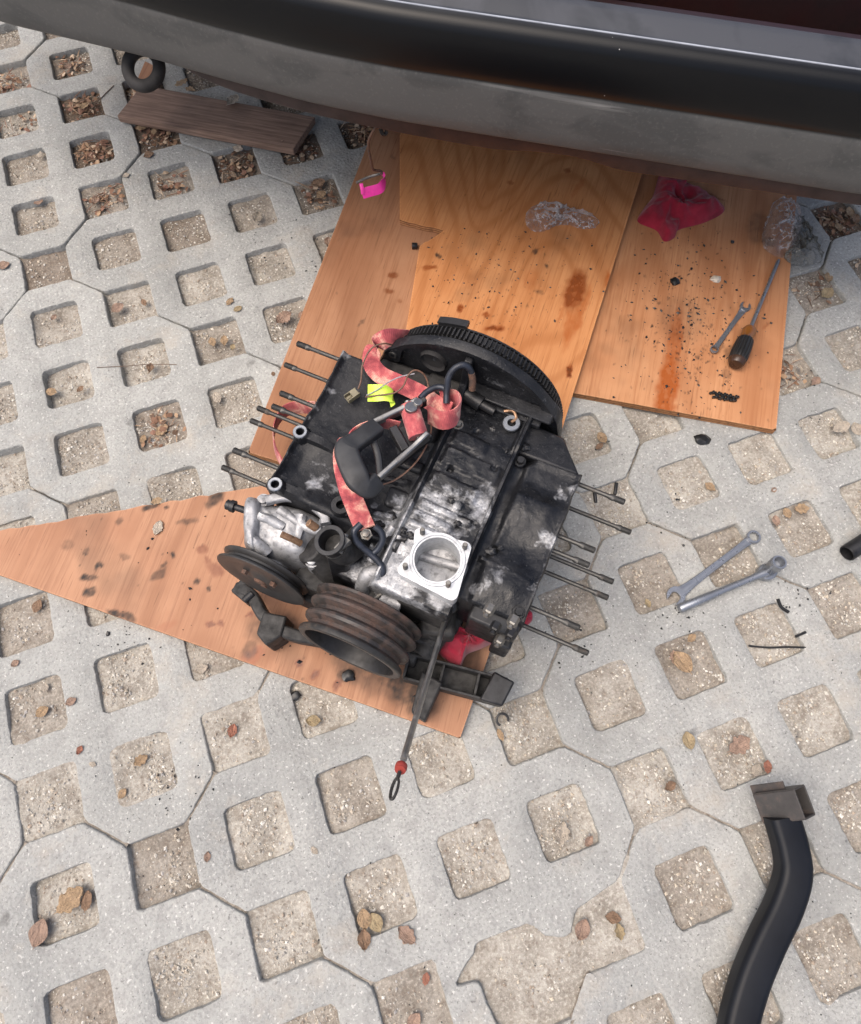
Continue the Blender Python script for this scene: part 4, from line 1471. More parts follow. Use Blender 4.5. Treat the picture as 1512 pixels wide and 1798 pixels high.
# raised rim, thicker towards the two ears
bm = bmesh.new()
angs = [math.radians(a) for a in np.linspace(-35, 215, 110)]
rings = []
for a in angs:
    da = math.degrees(a)
    ear = float(np.exp(-((da - 147) / 7) ** 2) + np.exp(-((da - 27) / 8) ** 2))
    ri = RB - .0065 - .014 * ear
    ro = RB + .002 + .004 * ear
    ys = .4105 - .004 * ear
    rings.append([bm.verts.new((r_ * math.cos(a), y_, ZC + r_ * math.sin(a))) for r_, y_ in ((ri, ys), (ro - .0015, ys), (ro, ys + .002), (ro, .4255), (ri, .4255))])
for A, B_ in zip(rings, rings[1:]):
    for k in range(5):
        bm.faces.new((A[k], A[(k + 1) % 5], B_[(k + 1) % 5], B_[k]))
bm.faces.new(rings[0][::-1]); bm.faces.new(rings[-1])
obj('rim', bm, M['bell'], bell, smooth=50, jit=.0006)
# chord web, gusset and side walls
bm = bmesh.new()
box(bm, (.068, .404, .243), (.128, .022, .005))
box(bm, (.064, .394, .232), (.11, .012, .010))
obj('chord_rib', bm, M['bell'], bell, bevel=.002, jit=.0005)
bm = bmesh.new()
gp = [(.4150, .302), (.4150, .232), (.372, .236), (.376, .246), (.395, .262), (.405, .302)]
m2 = Matrix(((0, 0, 1, -.007), (1, 0, 0, 0), (0, 1, 0, 0), (0, 0, 0, 1)))
prism(bm, gp, 0, .011, m2)
obj('gusset', bm, M['bell'], bell, bevel=.002)
for bx_, bz_ in ((-.118, .246), (.128, .231)):
    bm = bmesh.new()
    lathe(bm, [(0, .0032), (0, .0062), (.003, .0066)], (bx_, .4058, bz_), (0, 1, 0), 20)
    obj('ear_hole', bm, M['gapdark'], bell)
bm = bmesh.new()
lathe(bm, [(0, .004), (-.002, .016), (-.006, .019), (0, .021)], (-.055, .4142, .262), (0, 1, 0), 26)
obj('inspection_recess', bm, M['under'], bell)
bm = bmesh.new()
prism(bm, [(-.15, .385), (-.045, .385), (-.045, .4145), (-.135, .4145)], .07, .222)
box(bm, (.0, .40, .15), (.12, .03, .16))
obj('housing_wall', bm, M['blackmatte'], bell, bevel=.005, jit=.0006)
bm = bmesh.new()
bp = E(845, 712, .236)
cyl(bm, bp + Vector((-.03, .006, .006)), bp + Vector((.0, .0, .004)), .011, .011, 18)
cyl(bm, bp + Vector((-.002, 0, .004)), bp + Vector((.022, -.004, .004)), .0065, .006, 14)
obj('pressure_plug', bm, M['black'], eng, jit=.0004)

# --- flywheel
fly = None
bm = bmesh.new()
lathe(bm, [(.4335, .0), (.4335, .137), (.4345, .1395), (.449, .1395), (.4500, .136), (.450, .09), (.447, .085), (.447, 0)], (0, 0, ZC), (0, 1, 0), 96)
fly = obj('flywheel', bm, M['gear'], eng)
bm = bmesh.new()
NT_ = 132
vs_a = []
for k in range(NT_):
    for f, r_ in ((.0, .1385), (.22, .1385), (.36, .1448), (.62, .1448), (.78, .1385)):
        a = 2 * math.pi * (k + f) / NT_
        vs_a.append((r_ * math.cos(a), ZC + r_ * math.sin(a)))
lo_ = [bm.verts.new((p[0], .4345, p[1])) for p in vs_a]
hi_ = [bm.verts.new((p[0], .4475, p[1])) for p in vs_a]
li = [bm.verts.new((.132 / math.hypot(p[0], p[1] - ZC) * p[0], .4345, ZC + .132 / math.hypot(p[0], p[1] - ZC) * (p[1] - ZC))) for p in vs_a]
n_ = len(vs_a)
for k in range(n_):
    k2 = (k + 1) % n_
    bm.faces.new((lo_[k], lo_[k2], hi_[k2], hi_[k]))
    bm.faces.new((li[k], li[k2], lo_[k2], lo_[k]))
obj('ring_gear', bm, M['gear'], fly, smooth=0)
bm = bmesh.new()
lathe(bm, [(.4505, .135), (.4505, .1415), (.453, .1415), (.4545, .139), (.4545, .12), (.4505, .12)], (0, 0, ZC), (0, 1, 0), 96)
obj('pressure_ring', bm, M['black'], fly)
bm = bmesh.new()
rg = []
for a in np.linspace(math.radians(99), math.radians(117), 12):
    rg.append([bm.verts.new((r_ * math.cos(a), y_, ZC + r_ * math.sin(a))) for r_, y_ in ((.141, .451), (.1475, .451), (.1475, .462), (.141, .462))])
for A, B_ in zip(rg, rg[1:]):
    for k in range(4):
        bm.faces.new((A[k], A[(k + 1) % 4], B_[(k + 1) % 4], B_[k]))
bm.faces.new(rg[0][::-1]); bm.faces.new(rg[-1])
obj('balance_lug', bm, M['black'], fly)

# --- crank pulley: three grooves, deep dish to the rear
bm = bmesh.new()
PAX = Vector((0, 1, -.075)).normalized()
pr = [(.0008, .0665), (0, .069), (0, .0745), (.0012, .0762), (.006, .0766), (.008, .0755)]
lathe(bm, pr, (0, 0, ZC), PAX, 90)
front = obj('crank_pulley', bm, M['pulleyrim'], eng, smooth=35)
bm = bmesh.new()
pr = [(.008, .0755), (.0125, .0685), (.0175, .0685), (.0215, .0765), (.0255, .0782), (.0285, .0772), (.033, .0695), (.038, .0695), (.0425, .0785), (.0460, .0800), (.0490, .0785), (.0530, .0715), (.0565, .0715), (.0605, .0795), (.0640, .0800), (.0655, .078), (.066, .05), (.066, 0)]
lathe(bm, pr, (0, 0, ZC), PAX, 90)
obj('belt_groove', bm, M['pulley'], front, smooth=35)
bm = bmesh.new()
lathe(bm, [(.0008, .0665), (.006, .0655), (.034, .0625), (.040, .056), (.041, .03), (.038, .0)], (0, 0, ZC), PAX, 90)
obj('pulley_dish', bm, M['black'], front, smooth=35)
bm = bmesh.new()
lathe(bm, [(.036, 0), (.024, .0), (.024, .012), (.026, .0165), (.036, .0165)], (0, 0, ZC), PAX, 6)
obj('hub_bolt', bm, M['blackmatte'], front)
bm = bmesh.new()
cyl(bm, (0, .066, ZC), (0, .11, ZC), .03, .034)
obj('crank_nose', bm, M['blackmatte'], eng)

# --- head studs: eight on each side in two rows
UL = [(522, 603), (492, 690), (478, 713), (410, 790)]
LL = [(500, 640), (452, 716), (440, 738), (390, 820)]
UR = [(1097, 882), (1045, 967), (1035, 993), (1018, 1103)]
LR = [(1108, 935), (1077, 1022), (1068, 1050), (1033, 1147)]
for pts, z in ((UL, .210), (LL, .13), (UR, .210), (LR, .13)):
    for px, py in pts:
        tip = E(px, py, z)
        sg = 1 if tip.x > 0 else -1
        bm = bmesh.new()
        ln = abs(tip.x) - .185
        pr = [(0, .0033), (ln - .024, .0033), (ln - .022, .0042), (ln - .020, .0047), (ln - .016, .0047)]
        h = ln - .016
        while h < ln - .002:
            pr += [(h, .0047), (h + .0005, .0041), (h + .001, .0047)]
            h += .0014
        pr += [(ln - .001, .0045), (ln, .0036), (ln, 0)]
        lathe(bm, pr, (sg * .185, tip.y, z), (sg, 0, 0), 12)
        obj('head_stud', bm, M['stud'], eng, smooth=50)

# --- square flange with round port on the deck
def flat(px, py, z=.262):
    return E(px, py, z)
cs = [flat(734, 930), flat(824, 958), flat(797, 1053), flat(700, 1003)]
ctr = flat(768, 982)
bm = bmesh.new()
# outline: the port ring with four teardrop ears, straight along the rear side
def half_hull(pts):
    h = []
    for p in pts:
        while len(h) > 1 and (h[-1][0] - h[-2][0]) * (p[1] - h[-2][1]) - (h[-1][1] - h[-2][1]) * (p[0] - h[-2][0]) <= 0:
            h.pop()
        h.append(p)
    return h[:-1]
def hull(pts):
    pts = sorted(pts)
    return half_hull(pts) + half_hull(pts[::-1])
def circ_pts(c, r, n=40):
    return [(c[0] + r * math.cos(2 * math.pi * k / n), c[1] + r * math.sin(2 * math.pi * k / n)) for k in range(n)]
ears = [ctr + (c - ctr) * .86 for c in cs]
shapes = [hull(circ_pts((ctr.x, ctr.y), .0315) + circ_pts((e.x, e.y), .0082)) for e in ears]
shapes.append(hull(circ_pts((ctr.x, ctr.y), .0365)))
shapes.append(hull(circ_pts((ctr.x, ctr.y), .0315) + circ_pts((ears[2].x, ears[2].y), .0082) + circ_pts((ears[3].x, ears[3].y), .0082)))
shapes.append(hull(circ_pts((ctr.x, ctr.y), .0315) + circ_pts((ears[2].x, ears[2].y), .0082) + circ_pts((ears[1].x, ears[1].y), .0082)))
outl = []
for k in range(120):
    a_ = 2 * math.pi * k / 120
    dx_, dy_ = math.cos(a_), math.sin(a_)
    best = 0
    for hp in shapes:
        for i in range(len(hp)):
            x1_, y1_ = hp[i][0] - ctr.x, hp[i][1] - ctr.y
            x2_, y2_ = hp[(i + 1) % len(hp)][0] - ctr.x, hp[(i + 1) % len(hp)][1] - ctr.y
            den = dx_ * (y2_ - y1_) - dy_ * (x2_ - x1_)
            if abs(den) < 1e-12:
                continue
            t_ = (x1_ * (y2_ - y1_) - y1_ * (x2_ - x1_)) / den
            u_ = (x1_ * dy_ - y1_ * dx_) / den
            if t_ > 0 and -1e-6 <= u_ <= 1 + 1e-6:
                best = max(best, t_)
    outl.append(Vector((ctr.x + dx_ * best, ctr.y + dy_ * best)))
NB = 60
def flange_mesh(z0, z1, rin):
    bm = bmesh.new()
    hole = [Vector((ctr.x + rin * math.cos(-2 * math.pi * k / NB), ctr.y + rin * math.sin(-2 * math.pi * k / NB))) for k in range(NB)]
    ed = []
    tops = []
    for lp in (outl, hole):
        A = [bm.verts.new((p.x, p.y, z1)) for p in lp]; B_ = [bm.verts.new((p.x, p.y, z0)) for p in lp]
        for k in range(len(lp)):
            bm.faces.new((A[k], B_[k], B_[(k + 1) % len(lp)], A[(k + 1) % len(lp)]))
        ed += [bm.edges.get((A[k], A[(k + 1) % len(lp)])) for k in range(len(lp))]
    bmesh.ops.triangle_fill(bm, edges=ed, use_beauty=True, normal=(0, 0, 1))
    return bm
fl = obj('port_flange', flange_mesh(.238, .262, .0295), M['machined'], eng, smooth=30)
bm = bmesh.new()
lathe(bm, [(.262, .0315), (.2635, .0325), (.2635, .0355), (.262, .0365)], (ctr.x, ctr.y, 0), (0, 0, 1), 60)
lathe(bm, [(.2622, .0297), (.25, .0290), (.21, .0288)], (ctr.x, ctr.y, 0), (0, 0, 1), 60)
obj('port_bore', bm, M['machined'], fl, smooth=35)
bm = bmesh.new()
cyl(bm, (ctr.x - .03, ctr.y + .008, .214), (ctr.x + .03, ctr.y + .014, .219), .006)
bmesh.ops.create_grid(bm, x_segments=12, y_segments=12, size=.03, matrix=Matrix.Translation((ctr.x, ctr.y, .213)))
for v in bm.verts:
    if abs(v.co.z - .213) < .0005:
        v.co.z += .006 * mnoise.noise(v.co * 60)
obj('port_floor', bm, M['alu'], fl)
for px, py in ((742, 936), (816, 962), (712, 997), (787, 1028)):
    c = flat(px, py)
    bm = bmesh.new()
    pr = [(0, .0036)]
    h = .001
    while h < .015:
        pr += [(h, .0034), (h + .0006, .0029)]
        h += .0013
    pr += [(.016, .0026), (.016, 0)]
    lathe(bm, pr, c - Vector((0, 0, .001)), (0, 0, 1), 12)
    obj('stud', bm, M['bolt'], fl, smooth=50)
# --- castings behind the crank pulley
def lump(name, pts, r, mat, parent=None, n=14, per=5, jit=.0007, scale=None):
    bm = bmesh.new()
    tube(bm, pts, r, n, per, scale=scale)
    return obj(name, bm, mat, parent or eng, jit=jit)
bm = bmesh.new()
prism(bm, [(-.055, .088), (.03, .082), (.034, .118), (-.02, .17), (-.055, .17)], .09, .198)
obj('timing_cover', bm, M['case'], eng, bevel=.01, jit=.0012)
bm = bmesh.new()
box(bm, (.070, .098, .168), (.075, .03, .10))
obj('timing_cover_side', bm, M['blackmatte'], eng, bevel=.008, jit=.001)
lump('cast_neck', [E(683, 1030, .17), E(685, 1015, .20), E(690, 1002, .225)], .0115, M['alu'])
lump('cast_arm', [E(640, 1060, .17), E(637, 1030, .20), E(648, 1008, .218), E(672, 1004, .218)], .0105, M['alu'])
lump('cast_arm', [E(668, 1052, .18), E(667, 1030, .2), E(676, 1012, .213)], .0085, M['alu'])
lump('hose_nipple', [E(610, 996, .2), E(634, 1014, .2)], .0055, M['brass'], jit=.0002)
lump('cast_rib', [E(650, 985, .225), E(668, 960, .232), E(690, 925, .24)], .006, M['alu'])
lump('cast_rib', [E(672, 990, .225), E(690, 962, .236), E(702, 940, .243)], .005, M['alu'])
lump('cast_sleeve', [E(668, 1052, .195), E(704, 1062, .195)], .0105, M['alu'])
lump('cast_boss', [E(668, 1082, .17), E(700, 1092, .17)], .016, M['alu'], scale=lambda t: 1 - .35 * t)
lump('cast_boss', [E(725, 1045, .2), E(757, 1058, .2)], .010, M['black'])
lump('cast_boss', [E(700, 1030, .205), E(735, 1040, .21)], .0085, M['alu'])
bm = bmesh.new()
pr = [(0, .0042)]
h = .001
while h < .02:
    pr += [(h, .0042), (h + .0008, .0035)]; h += .0018
pr += [(.021, 0)]
lathe(bm, pr, E(672, 1042, .2), (-.25, -.6, .3), 10)
obj('adjuster_screw', bm, M['bolt'], eng)
# oil filter stub and fittings on the right of the pulley
bm = bmesh.new()
c = E(752, 1112, .12)
lathe(bm, [(0, 0), (0, .017), (.004, .021), (.035, .021), (.04, .019), (.06, .019)], c + Vector((0, -.005, 0)), (.15, .9, .1), 30)
obj('oil_filter_stub', bm, M['blackmatte'], eng)
bm = bmesh.new()
box(bm, E(770, 1090, .13), (.05, .05, .05), rz=.3)
box(bm, E(730, 1060, .14), (.04, .03, .06), rz=.1)
obj('pump_body', bm, M['blackmatte'], eng, bevel=.006, jit=.001)
# rear lower corner of the right block: blocks and nuts
bm = bmesh.new()
box(bm, (.164, .114, .17), (.068, .03, .10))
box(bm, (.185, .098, .15), (.026, .02, .07))
obj('lifter_gallery_end', bm, M['black'], eng, bevel=.004, jit=.0012)
for px, py, yy, mt in ((855, 1078, .094, 'bolt'), (897, 1098, .094, 'bolt'), (866, 1108, .09, 'black'), (893, 1120, .088, 'black'), (874, 1131, .086, 'bolt')):
    q = EP(px, py, yy)
    bm = bmesh.new()
    lathe(bm, [(-.004, 0), (-.004, .0034), (0, .0034), (0, .0055), (.002, .0068), (.012, .0068)], q, (.1, .95, -.2), 6)
    obj('nut', bm, M[mt], eng, smooth=0)

# --- water pump on the left
wp = None
def dome(name, outline, zb, zt, mat, parent, rough=.0, pw=.45, seed=0, rings=16, lump_=.004, ctr_=None, lscale=30):
    """domed casting over an outline (list of Vectors in plan)"""
    ol_ = spline([Vector((p.x, p.y, 0)) for p in outline], 6, True)
    c = ctr_ or sum(ol_, Vector()) / len(ol_)
    bm = bmesh.new()
    rows = []
    for k in range(rings + 1):
        t = 1 - k / rings
        row = []
        for p in ol_:
            q = c + (p - c) * max(t, .001)
            z = zb + (zt - zb) * (1 - t ** 4) ** pw
            z += lump_ * mnoise.noise(Vector((q.x * lscale + seed, q.y * lscale, seed * 1.7))) * (1 - t ** 6) + lump_ * .35 * mnoise.noise(Vector((q.x * lscale * 3 + seed, q.y * lscale * 3, 2.2)))
            row.append(bm.verts.new((q.x, q.y, z)))
        rows.append(row)
    base = [bm.verts.new((p.x, p.y, zb - .02)) for p in ol_]
    rows.insert(0, base)
    n = len(ol_)
    for A, B_ in zip(rows, rows[1:]):
        for k in range(n):
            bm.faces.new((A[k], A[(k + 1) % n], B_[(k + 1) % n], B_[k]))
    bm.faces.new(base[::-1])
    return obj(name, bm, mat, parent, smooth=60)
ol_wp = [E(x, y, .185) for x, y in ((424, 897), (436, 872), (462, 880), (500, 880), (545, 893), (578, 912), (580, 935), (556, 962), (546, 985), (520, 992), (480, 985), (438, 972), (418, 948))]
wp = dome('water_pump', ol_wp, .12, .208, M['alu'], eng, seed=3, lump_=.009, lscale=26)
ol2 = [E(x, y, .2) for x, y in ((428, 905), (434, 872), (455, 876), (462, 905), (455, 945), (446, 972), (430, 950))]
dome('pump_shoulder', ol2, .18, .218, M['alu'], wp, seed=8, lump_=.003)
bm = bmesh.new()
arc_ = [E(x, y, .212) for x, y in ((468, 879), (505, 872), (540, 882), (568, 903), (572, 920))]
sweep(bm, spline(arc_, 8), rrect(.014, .013, .004))
obj('pump_flange_rib', bm, M['alu'], wp, jit=.0006)
bm = bmesh.new()
arc_ = [E(x, y, .208) for x, y in ((490, 895), (520, 915), (548, 930), (565, 932))]
tube(bm, arc_, .0065, 12)
obj('pump_rib', bm, M['alu'], wp, jit=.0006)
for i_, (pa_, pb_, r_) in enumerate((((455, 905, .212), (500, 925, .206), .007), ((440, 945, .206), (470, 972, .190), .009), ((530, 905, .208), (520, 960, .196), .008), ((575, 905, .198), (566, 940, .193), .009))):
    bm = bmesh.new()
    tube(bm, [E(*pa_), (E(*pa_) + E(*pb_)) / 2 + Vector((0, 0, .002)), E(*pb_)], r_, 10)
    obj('pump_rib', bm, M['alu'], wp, jit=.002, jscale=70)
for px_, py_ in ((572, 900), (548, 985), (462, 878)):
    bm = bmesh.new()
    q = E(px_, py_, .2)
    lathe(bm, [(-.03, .010), (0, .0095), (.0, .0068), (.005, .0065), (.006, .0045), (.006, 0)], q, (0, 0, 1), 18)
    obj('pump_lug', bm, M['alu'], wp, jit=.0004)
bm = bmesh.new()
cyl(bm, (-.158, .10, .152), (-.160, .055, .150), .026, .021, 28)
obj('pump_snout', bm, M['alu'], wp, bevel=.002, jit=.0006)
bm = bmesh.new()
tube(bm, [E(494, 938, .222), E(512, 946, .214), E(528, 954, .203)], .0048, 12)
obj('hose_nipple', bm, M['brass'], wp)
bm = bmesh.new()
cyl(bm, E(541, 917, .222), E(556, 928, .212), .006, .006, 12)
obj('sender', bm, M['brass'], wp, bevel=.001)
bm = bmesh.new()
q = E(424, 894, .2)
lathe(bm, [(-.022, .005), (.010, .005), (.010, .0088), (.016, .0088), (.017, .0075), (.022, .0075), (.023, .006), (.023, 0)], q, (-.98, -.1, .05), 18)
obj('pump_bolt', bm, M['black'], wp, smooth=35)
bm = bmesh.new()
cyl(bm, E(545, 962, .2), E(600, 1010, .15), .022, .026)
box(bm, E(560, 1015, .13), (.05, .05, .06))
obj('hose_stub', bm, M['blackmatte'], eng, bevel=.003, jit=.0007)

# --- water pump pulley
bm = bmesh.new()
wc = Vector((-.1634, .0438, .150))
pr = [(-.0015, 0), (-.0015, .012), (.0015, .018), (.0025, .046), (-.001, .056), (-.0005, .0688), (.0008, .0697), (.003, .069), (.0075, .060), (.0105, .060), (.0145, .0665), (.0165, .0675), (.018, .0662), (.016, .056), (.02, .03), (.02, 0)]
lathe(bm, pr, wc, Vector((0, 1, -.09)), 80)
wpl = obj('water_pump_pulley', bm, M['wpulley'], eng, smooth=32)
for k in range(3):
    a = 2 * math.pi * k / 3 + .5
    bm = bmesh.new()
    lathe(bm, [(-.003, 0), (-.003, .0048), (.003, .0055)], wc + Vector((.026 * math.cos(a), 0, .026 * math.sin(a))), (0, 1, 0), 6)
    obj('pulley_bolt', bm, M['hookrust'], wpl, smooth=0)
bm = bmesh.new()
lathe(bm, [(-.004, 0), (-.004, .008), (-.001, .010)], wc, (0, 1, 0), 20)
obj('pulley_hub', bm, M['hookrust'], wpl)

# --- oil filler neck with clamp
fc = E(578, 948, .285)
fb = E(618, 985, .20)
ax = (fc - fb).normalized()
bm = bmesh.new()
lathe(bm, [(-.035, .017), (-.004, .0175), (-.002, .0205), (0, .0205), (0, .0142), (-.045, .0135)], fc, ax, 36)
fil = obj('oil_filler_neck', bm, M['black'], eng, bevel=.0008)
bm = bmesh.new()
lathe(bm, [(-.046, .0001), (-.046, .0136)], fc, ax, 36)
obj('filler_floor', bm, M['alugrey'], fil)
bm = bmesh.new()
tube(bm, [fc - ax * .02, fc - ax * .05 + Vector((.004, .004, 0)), E(640, 935, .205)], .0185, 20)
obj('filler_tube', bm, M['blackmatte'], fil)
bm = bmesh.new()
box(bm, E(602, 958, .272), (.010, .022, .014), rz=-.3)
cyl(bm, E(608, 938, .272), E(596, 972, .272), .004, .004, 12)
obj('filler_clamp', bm, M['bolt'], fil, bevel=.001)
bm = bmesh.new()
pts_ = [E(574, 980, .26), E(604, 978, .26), E(610, 1035, .15), E(590, 1040, .13)]
vs_ = [bm.verts.new(p) for p in pts_]; v2_ = [bm.verts.new(p + Vector((.004, .006, -.002))) for p in pts_]
bm.faces.new(vs_); bm.faces.new(v2_[::-1])
for k in range(4):
    bm.faces.new((vs_[k], v2_[k], v2_[(k + 1) % 4], vs_[(k + 1) % 4]))
obj('filler_plate', bm, M['black'], fil, bevel=.001)
# boss with threaded hole beside the filler
q = E(598, 886, .232)
bm = bmesh.new()
lathe(bm, [(-.03, .017), (-.006, .0155), (0, .013), (0, .0062), (-.02, .0060)], q, (0, 0, 1), 28)
obj('threaded_boss', bm, M['alugrey'], eng, jit=.0004)

# --- dipstick
db, de = E(790, 1062, .165), E(704, 1348, .40)
bm = bmesh.new()
ax = (de - db).normalized()
cyl(bm, db, db.lerp(de, .965), .0036, .0033, 14)
M['tubesteel'] = m_rustmetal('streaked_steel_tube', (.42, .41, .39), (.07, .06, .055), .36, .32, .85, 38)
dt = obj('dipstick_tube', bm, M['tubesteel'], eng)
bm = bmesh.new()
lathe(bm, [(-.004, .012), (.012, .0125), (.014, .0105), (.014, .0055), (.03, .0052)], db + Vector((0, 0, .02)), ax, 24)
obj('tube_base', bm, M['black'], dt)
bm = bmesh.new()
lathe(bm, [(-.004, .0040), (-.004, .0052), (-.003, .0060), (.001, .0060), (.002, .0054), (.0035, .0054), (.0035, 0)], de, ax, 20)
obj('dipstick_collar', bm, M['redplastic'], dt)
bm = bmesh.new()
rc = de + ax * .027
sx = Vector((.35, .15, .9)).cross(ax).normalized(); 
loop = []
for k in range(28):
    a = 2 * math.pi * k / 28
    loop.append(rc + ax * (.0135 * math.cos(a)) + (EXV * 0 + Vector((.35, .1, .93))).normalized() * (.008 * math.sin(a)))
sweep(bm, loop, rrect(.0022, .003, .0008, 2), closed=True)
cyl(bm, de + ax * .006, de + ax * .015, .002, .002, 8)
obj('dipstick_ring', bm, M['gapdark'], dt)

# --- rear carrier
bm = bmesh.new()
A_ = [(-.222, .030, .055), (-.195, .030, .06), (-.16, .008, .06), (-.115, .0, .058), (-.06, .012, .055)]
sweep(bm, spline(A_, 6), rrect(.018, .03, .003, 2), up=Vector((0, 0, 1)))
car = obj('engine_carrier', bm, M['blackmatte'], eng, bevel=.002, jit=.0006)
bm = bmesh.new()
prism(bm, [(-.226, .022), (-.194, .014), (-.186, .036), (-.220, .046)], .04, .072)
obj('carrier_end_block', bm, M['blackmatte'], car, bevel=.003)
bm = bmesh.new()
cyl(bm, (-.197, .016, .074), (-.191, .032, .074), .006)
obj('carrier_bolt', bm, M['black'], car, bevel=.001)
bm = bmesh.new()
q = E(480, 1108, .05)
prism(bm, [(q.x - .02, q.y + .018), (q.x - .014, q.y - .016), (q.x + .008, q.y - .026), (q.x + .022, q.y - .004), (q.x + .016, q.y + .026)], .0165, .078)
obj('carrier_foot', bm, M['blackmatte'], car, bevel=.003)
bm = bmesh.new()
B0, B1 = Vector((.07, .028, .05)), Vector((.218, .052, .05))
bd = (B1 - B0).normalized(); bn_ = Vector((-bd.y, bd.x, 0))
for s_ in (-1, 1):
    box(bm, (B0 + B1) / 2 + bn_ * (.018 * s_), ((B1 - B0).length, .004, .042), rz=math.atan2(bd.y, bd.x))
box(bm, (B0 + B1) / 2 - Vector((0, 0, .017)), ((B1 - B0).length, .036, .005), rz=math.atan2(bd.y, bd.x))
for f in (.0, .36, .72, .98):
    box(bm, B0.lerp(B1, f) + Vector((0, 0, -.001)), (.0045, .034, .034), rz=math.atan2(bd.y, bd.x))
obj('carrier_channel', bm, M['blackmatte'], car, bevel=.001)
bm = bmesh.new()
prism(bm, [(.188, .026), (.222, .030), (.226, .07), (.192, .072)], .058, .075)
obj('carrier_end_plate', bm, M['black'], car, bevel=.003)
bm = bmesh.new()
q = E(750, 1225, .04)
prism(bm, [(q.x - .022, q.y + .03), (q.x - .012, q.y - .03), (q.x + .012, q.y - .034), (q.x + .014, q.y + .026)], .0165, .072)
obj('carrier_foot', bm, M['blackmatte'], car, bevel=.003)
bm = bmesh.new()
cyl(bm, (-.03, .05, .05), (.08, .05, .05), .018, .02)
box(bm, (.02, .085, .07), (.16, .05, .08))
cyl(bm, (.085, .05, .085), (.095, .1, .1), .02, .02)
box(bm, (-.09, .08, .07), (.08, .06, .08))
obj('lower_housing', bm, M['blackmatte'], eng, bevel=.004, jit=.001)

# ================================================================== RATCHET STRAP ON THE ENGINE
def ER(px, py, z):
    v = E(px, py, z)
    return EO + EXV * v.x + EYV * v.y + Vector((0, 0, v.z))
def W(l):
    return [P(*q) for q in l]
UPV = Vector((0, 0, 1))
strap = empty('ratchet_strap', (0, 0, 0))
tag(strap, 'faded red ratchet strap with black grip and hooks lying across the engine', 'ratchet strap')
bm = bmesh.new()
pts = W([(728, 594, .235), (700, 592, .262), (676, 595, .268), (657, 612, .262), (652, 636, .25), (668, 658, .245), (700, 673, .246), (735, 690, .25), (768, 712, .262), (790, 722, .268)])
wd = [(.3, .1, 1), (.5, .3, .9), (.7, .7, .5), (.8, .2, .5), (.9, -.2, .3), (.6, .7, .25), (.55, .75, .2), (.55, .75, .2), (.5, .75, .35), (.5, .75, .4)]
ribbon(bm, pts, [Vector(v) for v in wd], .026, .0022)
obj('webbing', bm, M['web'], strap, smooth=60)
bm = bmesh.new()      # stitched end loop round the hook bar
pts = W([(752, 728, .262), (775, 738, .275), (797, 733, .28), (808, 716, .276), (798, 700, .266), (775, 702, .26)])
ribbon(bm, pts, [Vector((.25, .5, .85))] * 6, .027, .0024)
obj('end_loop', bm, M['web'], strap, smooth=60)
bm = bmesh.new()      # under the left block
pts = W([(560, 716, .10), (520, 716, .085), (495, 728, .075), (481, 758, .07), (484, 790, .07), (500, 822, .075)])
ribbon(bm, pts, [Vector((.2, .1, 1))] * 6, .03, .0022)
obj('webbing', bm, M['web'], strap, smooth=60)
bm = bmesh.new()      # from the spool round the grip and down to the rear hook
pts = W([(700, 748, .272), (668, 744, .278), (634, 756, .276), (610, 778, .268), (602, 806, .256), (610, 850, .25), (625, 890, .256), (641, 928, .268)])
wd = [(.4, -.2, .8), (.4, -.1, .8), (.5, .2, .8), (.8, .2, .4), (.95, -.1, .15), (.95, -.2, .1), (.95, -.25, .05), (.95, -.28, .05)]
ribbon(bm, pts, [Vector(v) for v in wd], .027, .0024)
obj('webbing', bm, M['web'], strap, smooth=60)
# spool of webbing and ratchet frame
sa, sb = P(718, 712, .288), P(735, 768, .283)
bm = bmesh.new()
lathe(bm, [(0, .004), (0, .0135), ((sb - sa).length, .0135), ((sb - sa).length, .004)], sa, sb - sa, 28)
uvl = bm.loops.layers.uv.verify()
for f in bm.faces:
    for lp in f.loops:
        lp[uvl].uv = (lp.vert.co.x * 30, lp.vert.co.y * 1.0 + lp.vert.co.z)
obj('spool', bm, M['web'], strap, smooth=50)
bm = bmesh.new()
cyl(bm, sa - (sb - sa) * .15, sb + (sb - sa) * .15, .0045, .0045, 12)
obj('spool_axle', bm, M['satin'], strap, bevel=.001)
def plate(a, b, h0, h1, th=.0028, bulge=None):
    """upright strip from a to b, height h0 at a and h1 at b"""
    bm = bmesh.new()
    path = [a.lerp(b, t) for t in np.linspace(0, 1, 12)]
    d = (b - a).normalized(); nn = Vector((-d.y, d.x, 0)).normalized()
    rings = []
    for i, p in enumerate(path):
        t = i / 11
        h = h0 + (h1 - h0) * t
        if bulge:
            h += bulge * math.exp(-((t - .95) / .16) ** 2)
        rings.append([bm.verts.new(p + nn * (s * th / 2) + UPV * (k * h / 2)) for s, k in ((-1, -1), (1, -1), (1, 1), (-1, 1))])
    for A, B_ in zip(rings, rings[1:]):
        for k in range(4):
            bm.faces.new((A[k], A[(k + 1) % 4], B_[(k + 1) % 4], B_[k]))
    bm.faces.new(rings[0][::-1]); bm.faces.new(rings[-1])
    return bm
for a, b in (((636, 752, .288), (735, 706, .292)), ((664, 840, .288), (752, 764, .286))):
    o = obj('ratchet_side_plate', plate(P(*a), P(*b), .011, .015, .0075, .006), M['satin'], strap, bevel=.0018)
for a, b in (((688, 736, .268), (748, 704, .274)), ((700, 812, .266), (757, 766, .272))):
    obj('ratchet_inner_plate', plate(P(*a), P(*b), .012, .016, .008), M['black'], strap, bevel=.0015)
bm = bmesh.new()
pa, pb = P(690, 752, .282), P(713, 795, .278)
d = (pb - pa); mid = (pa + pb) / 2
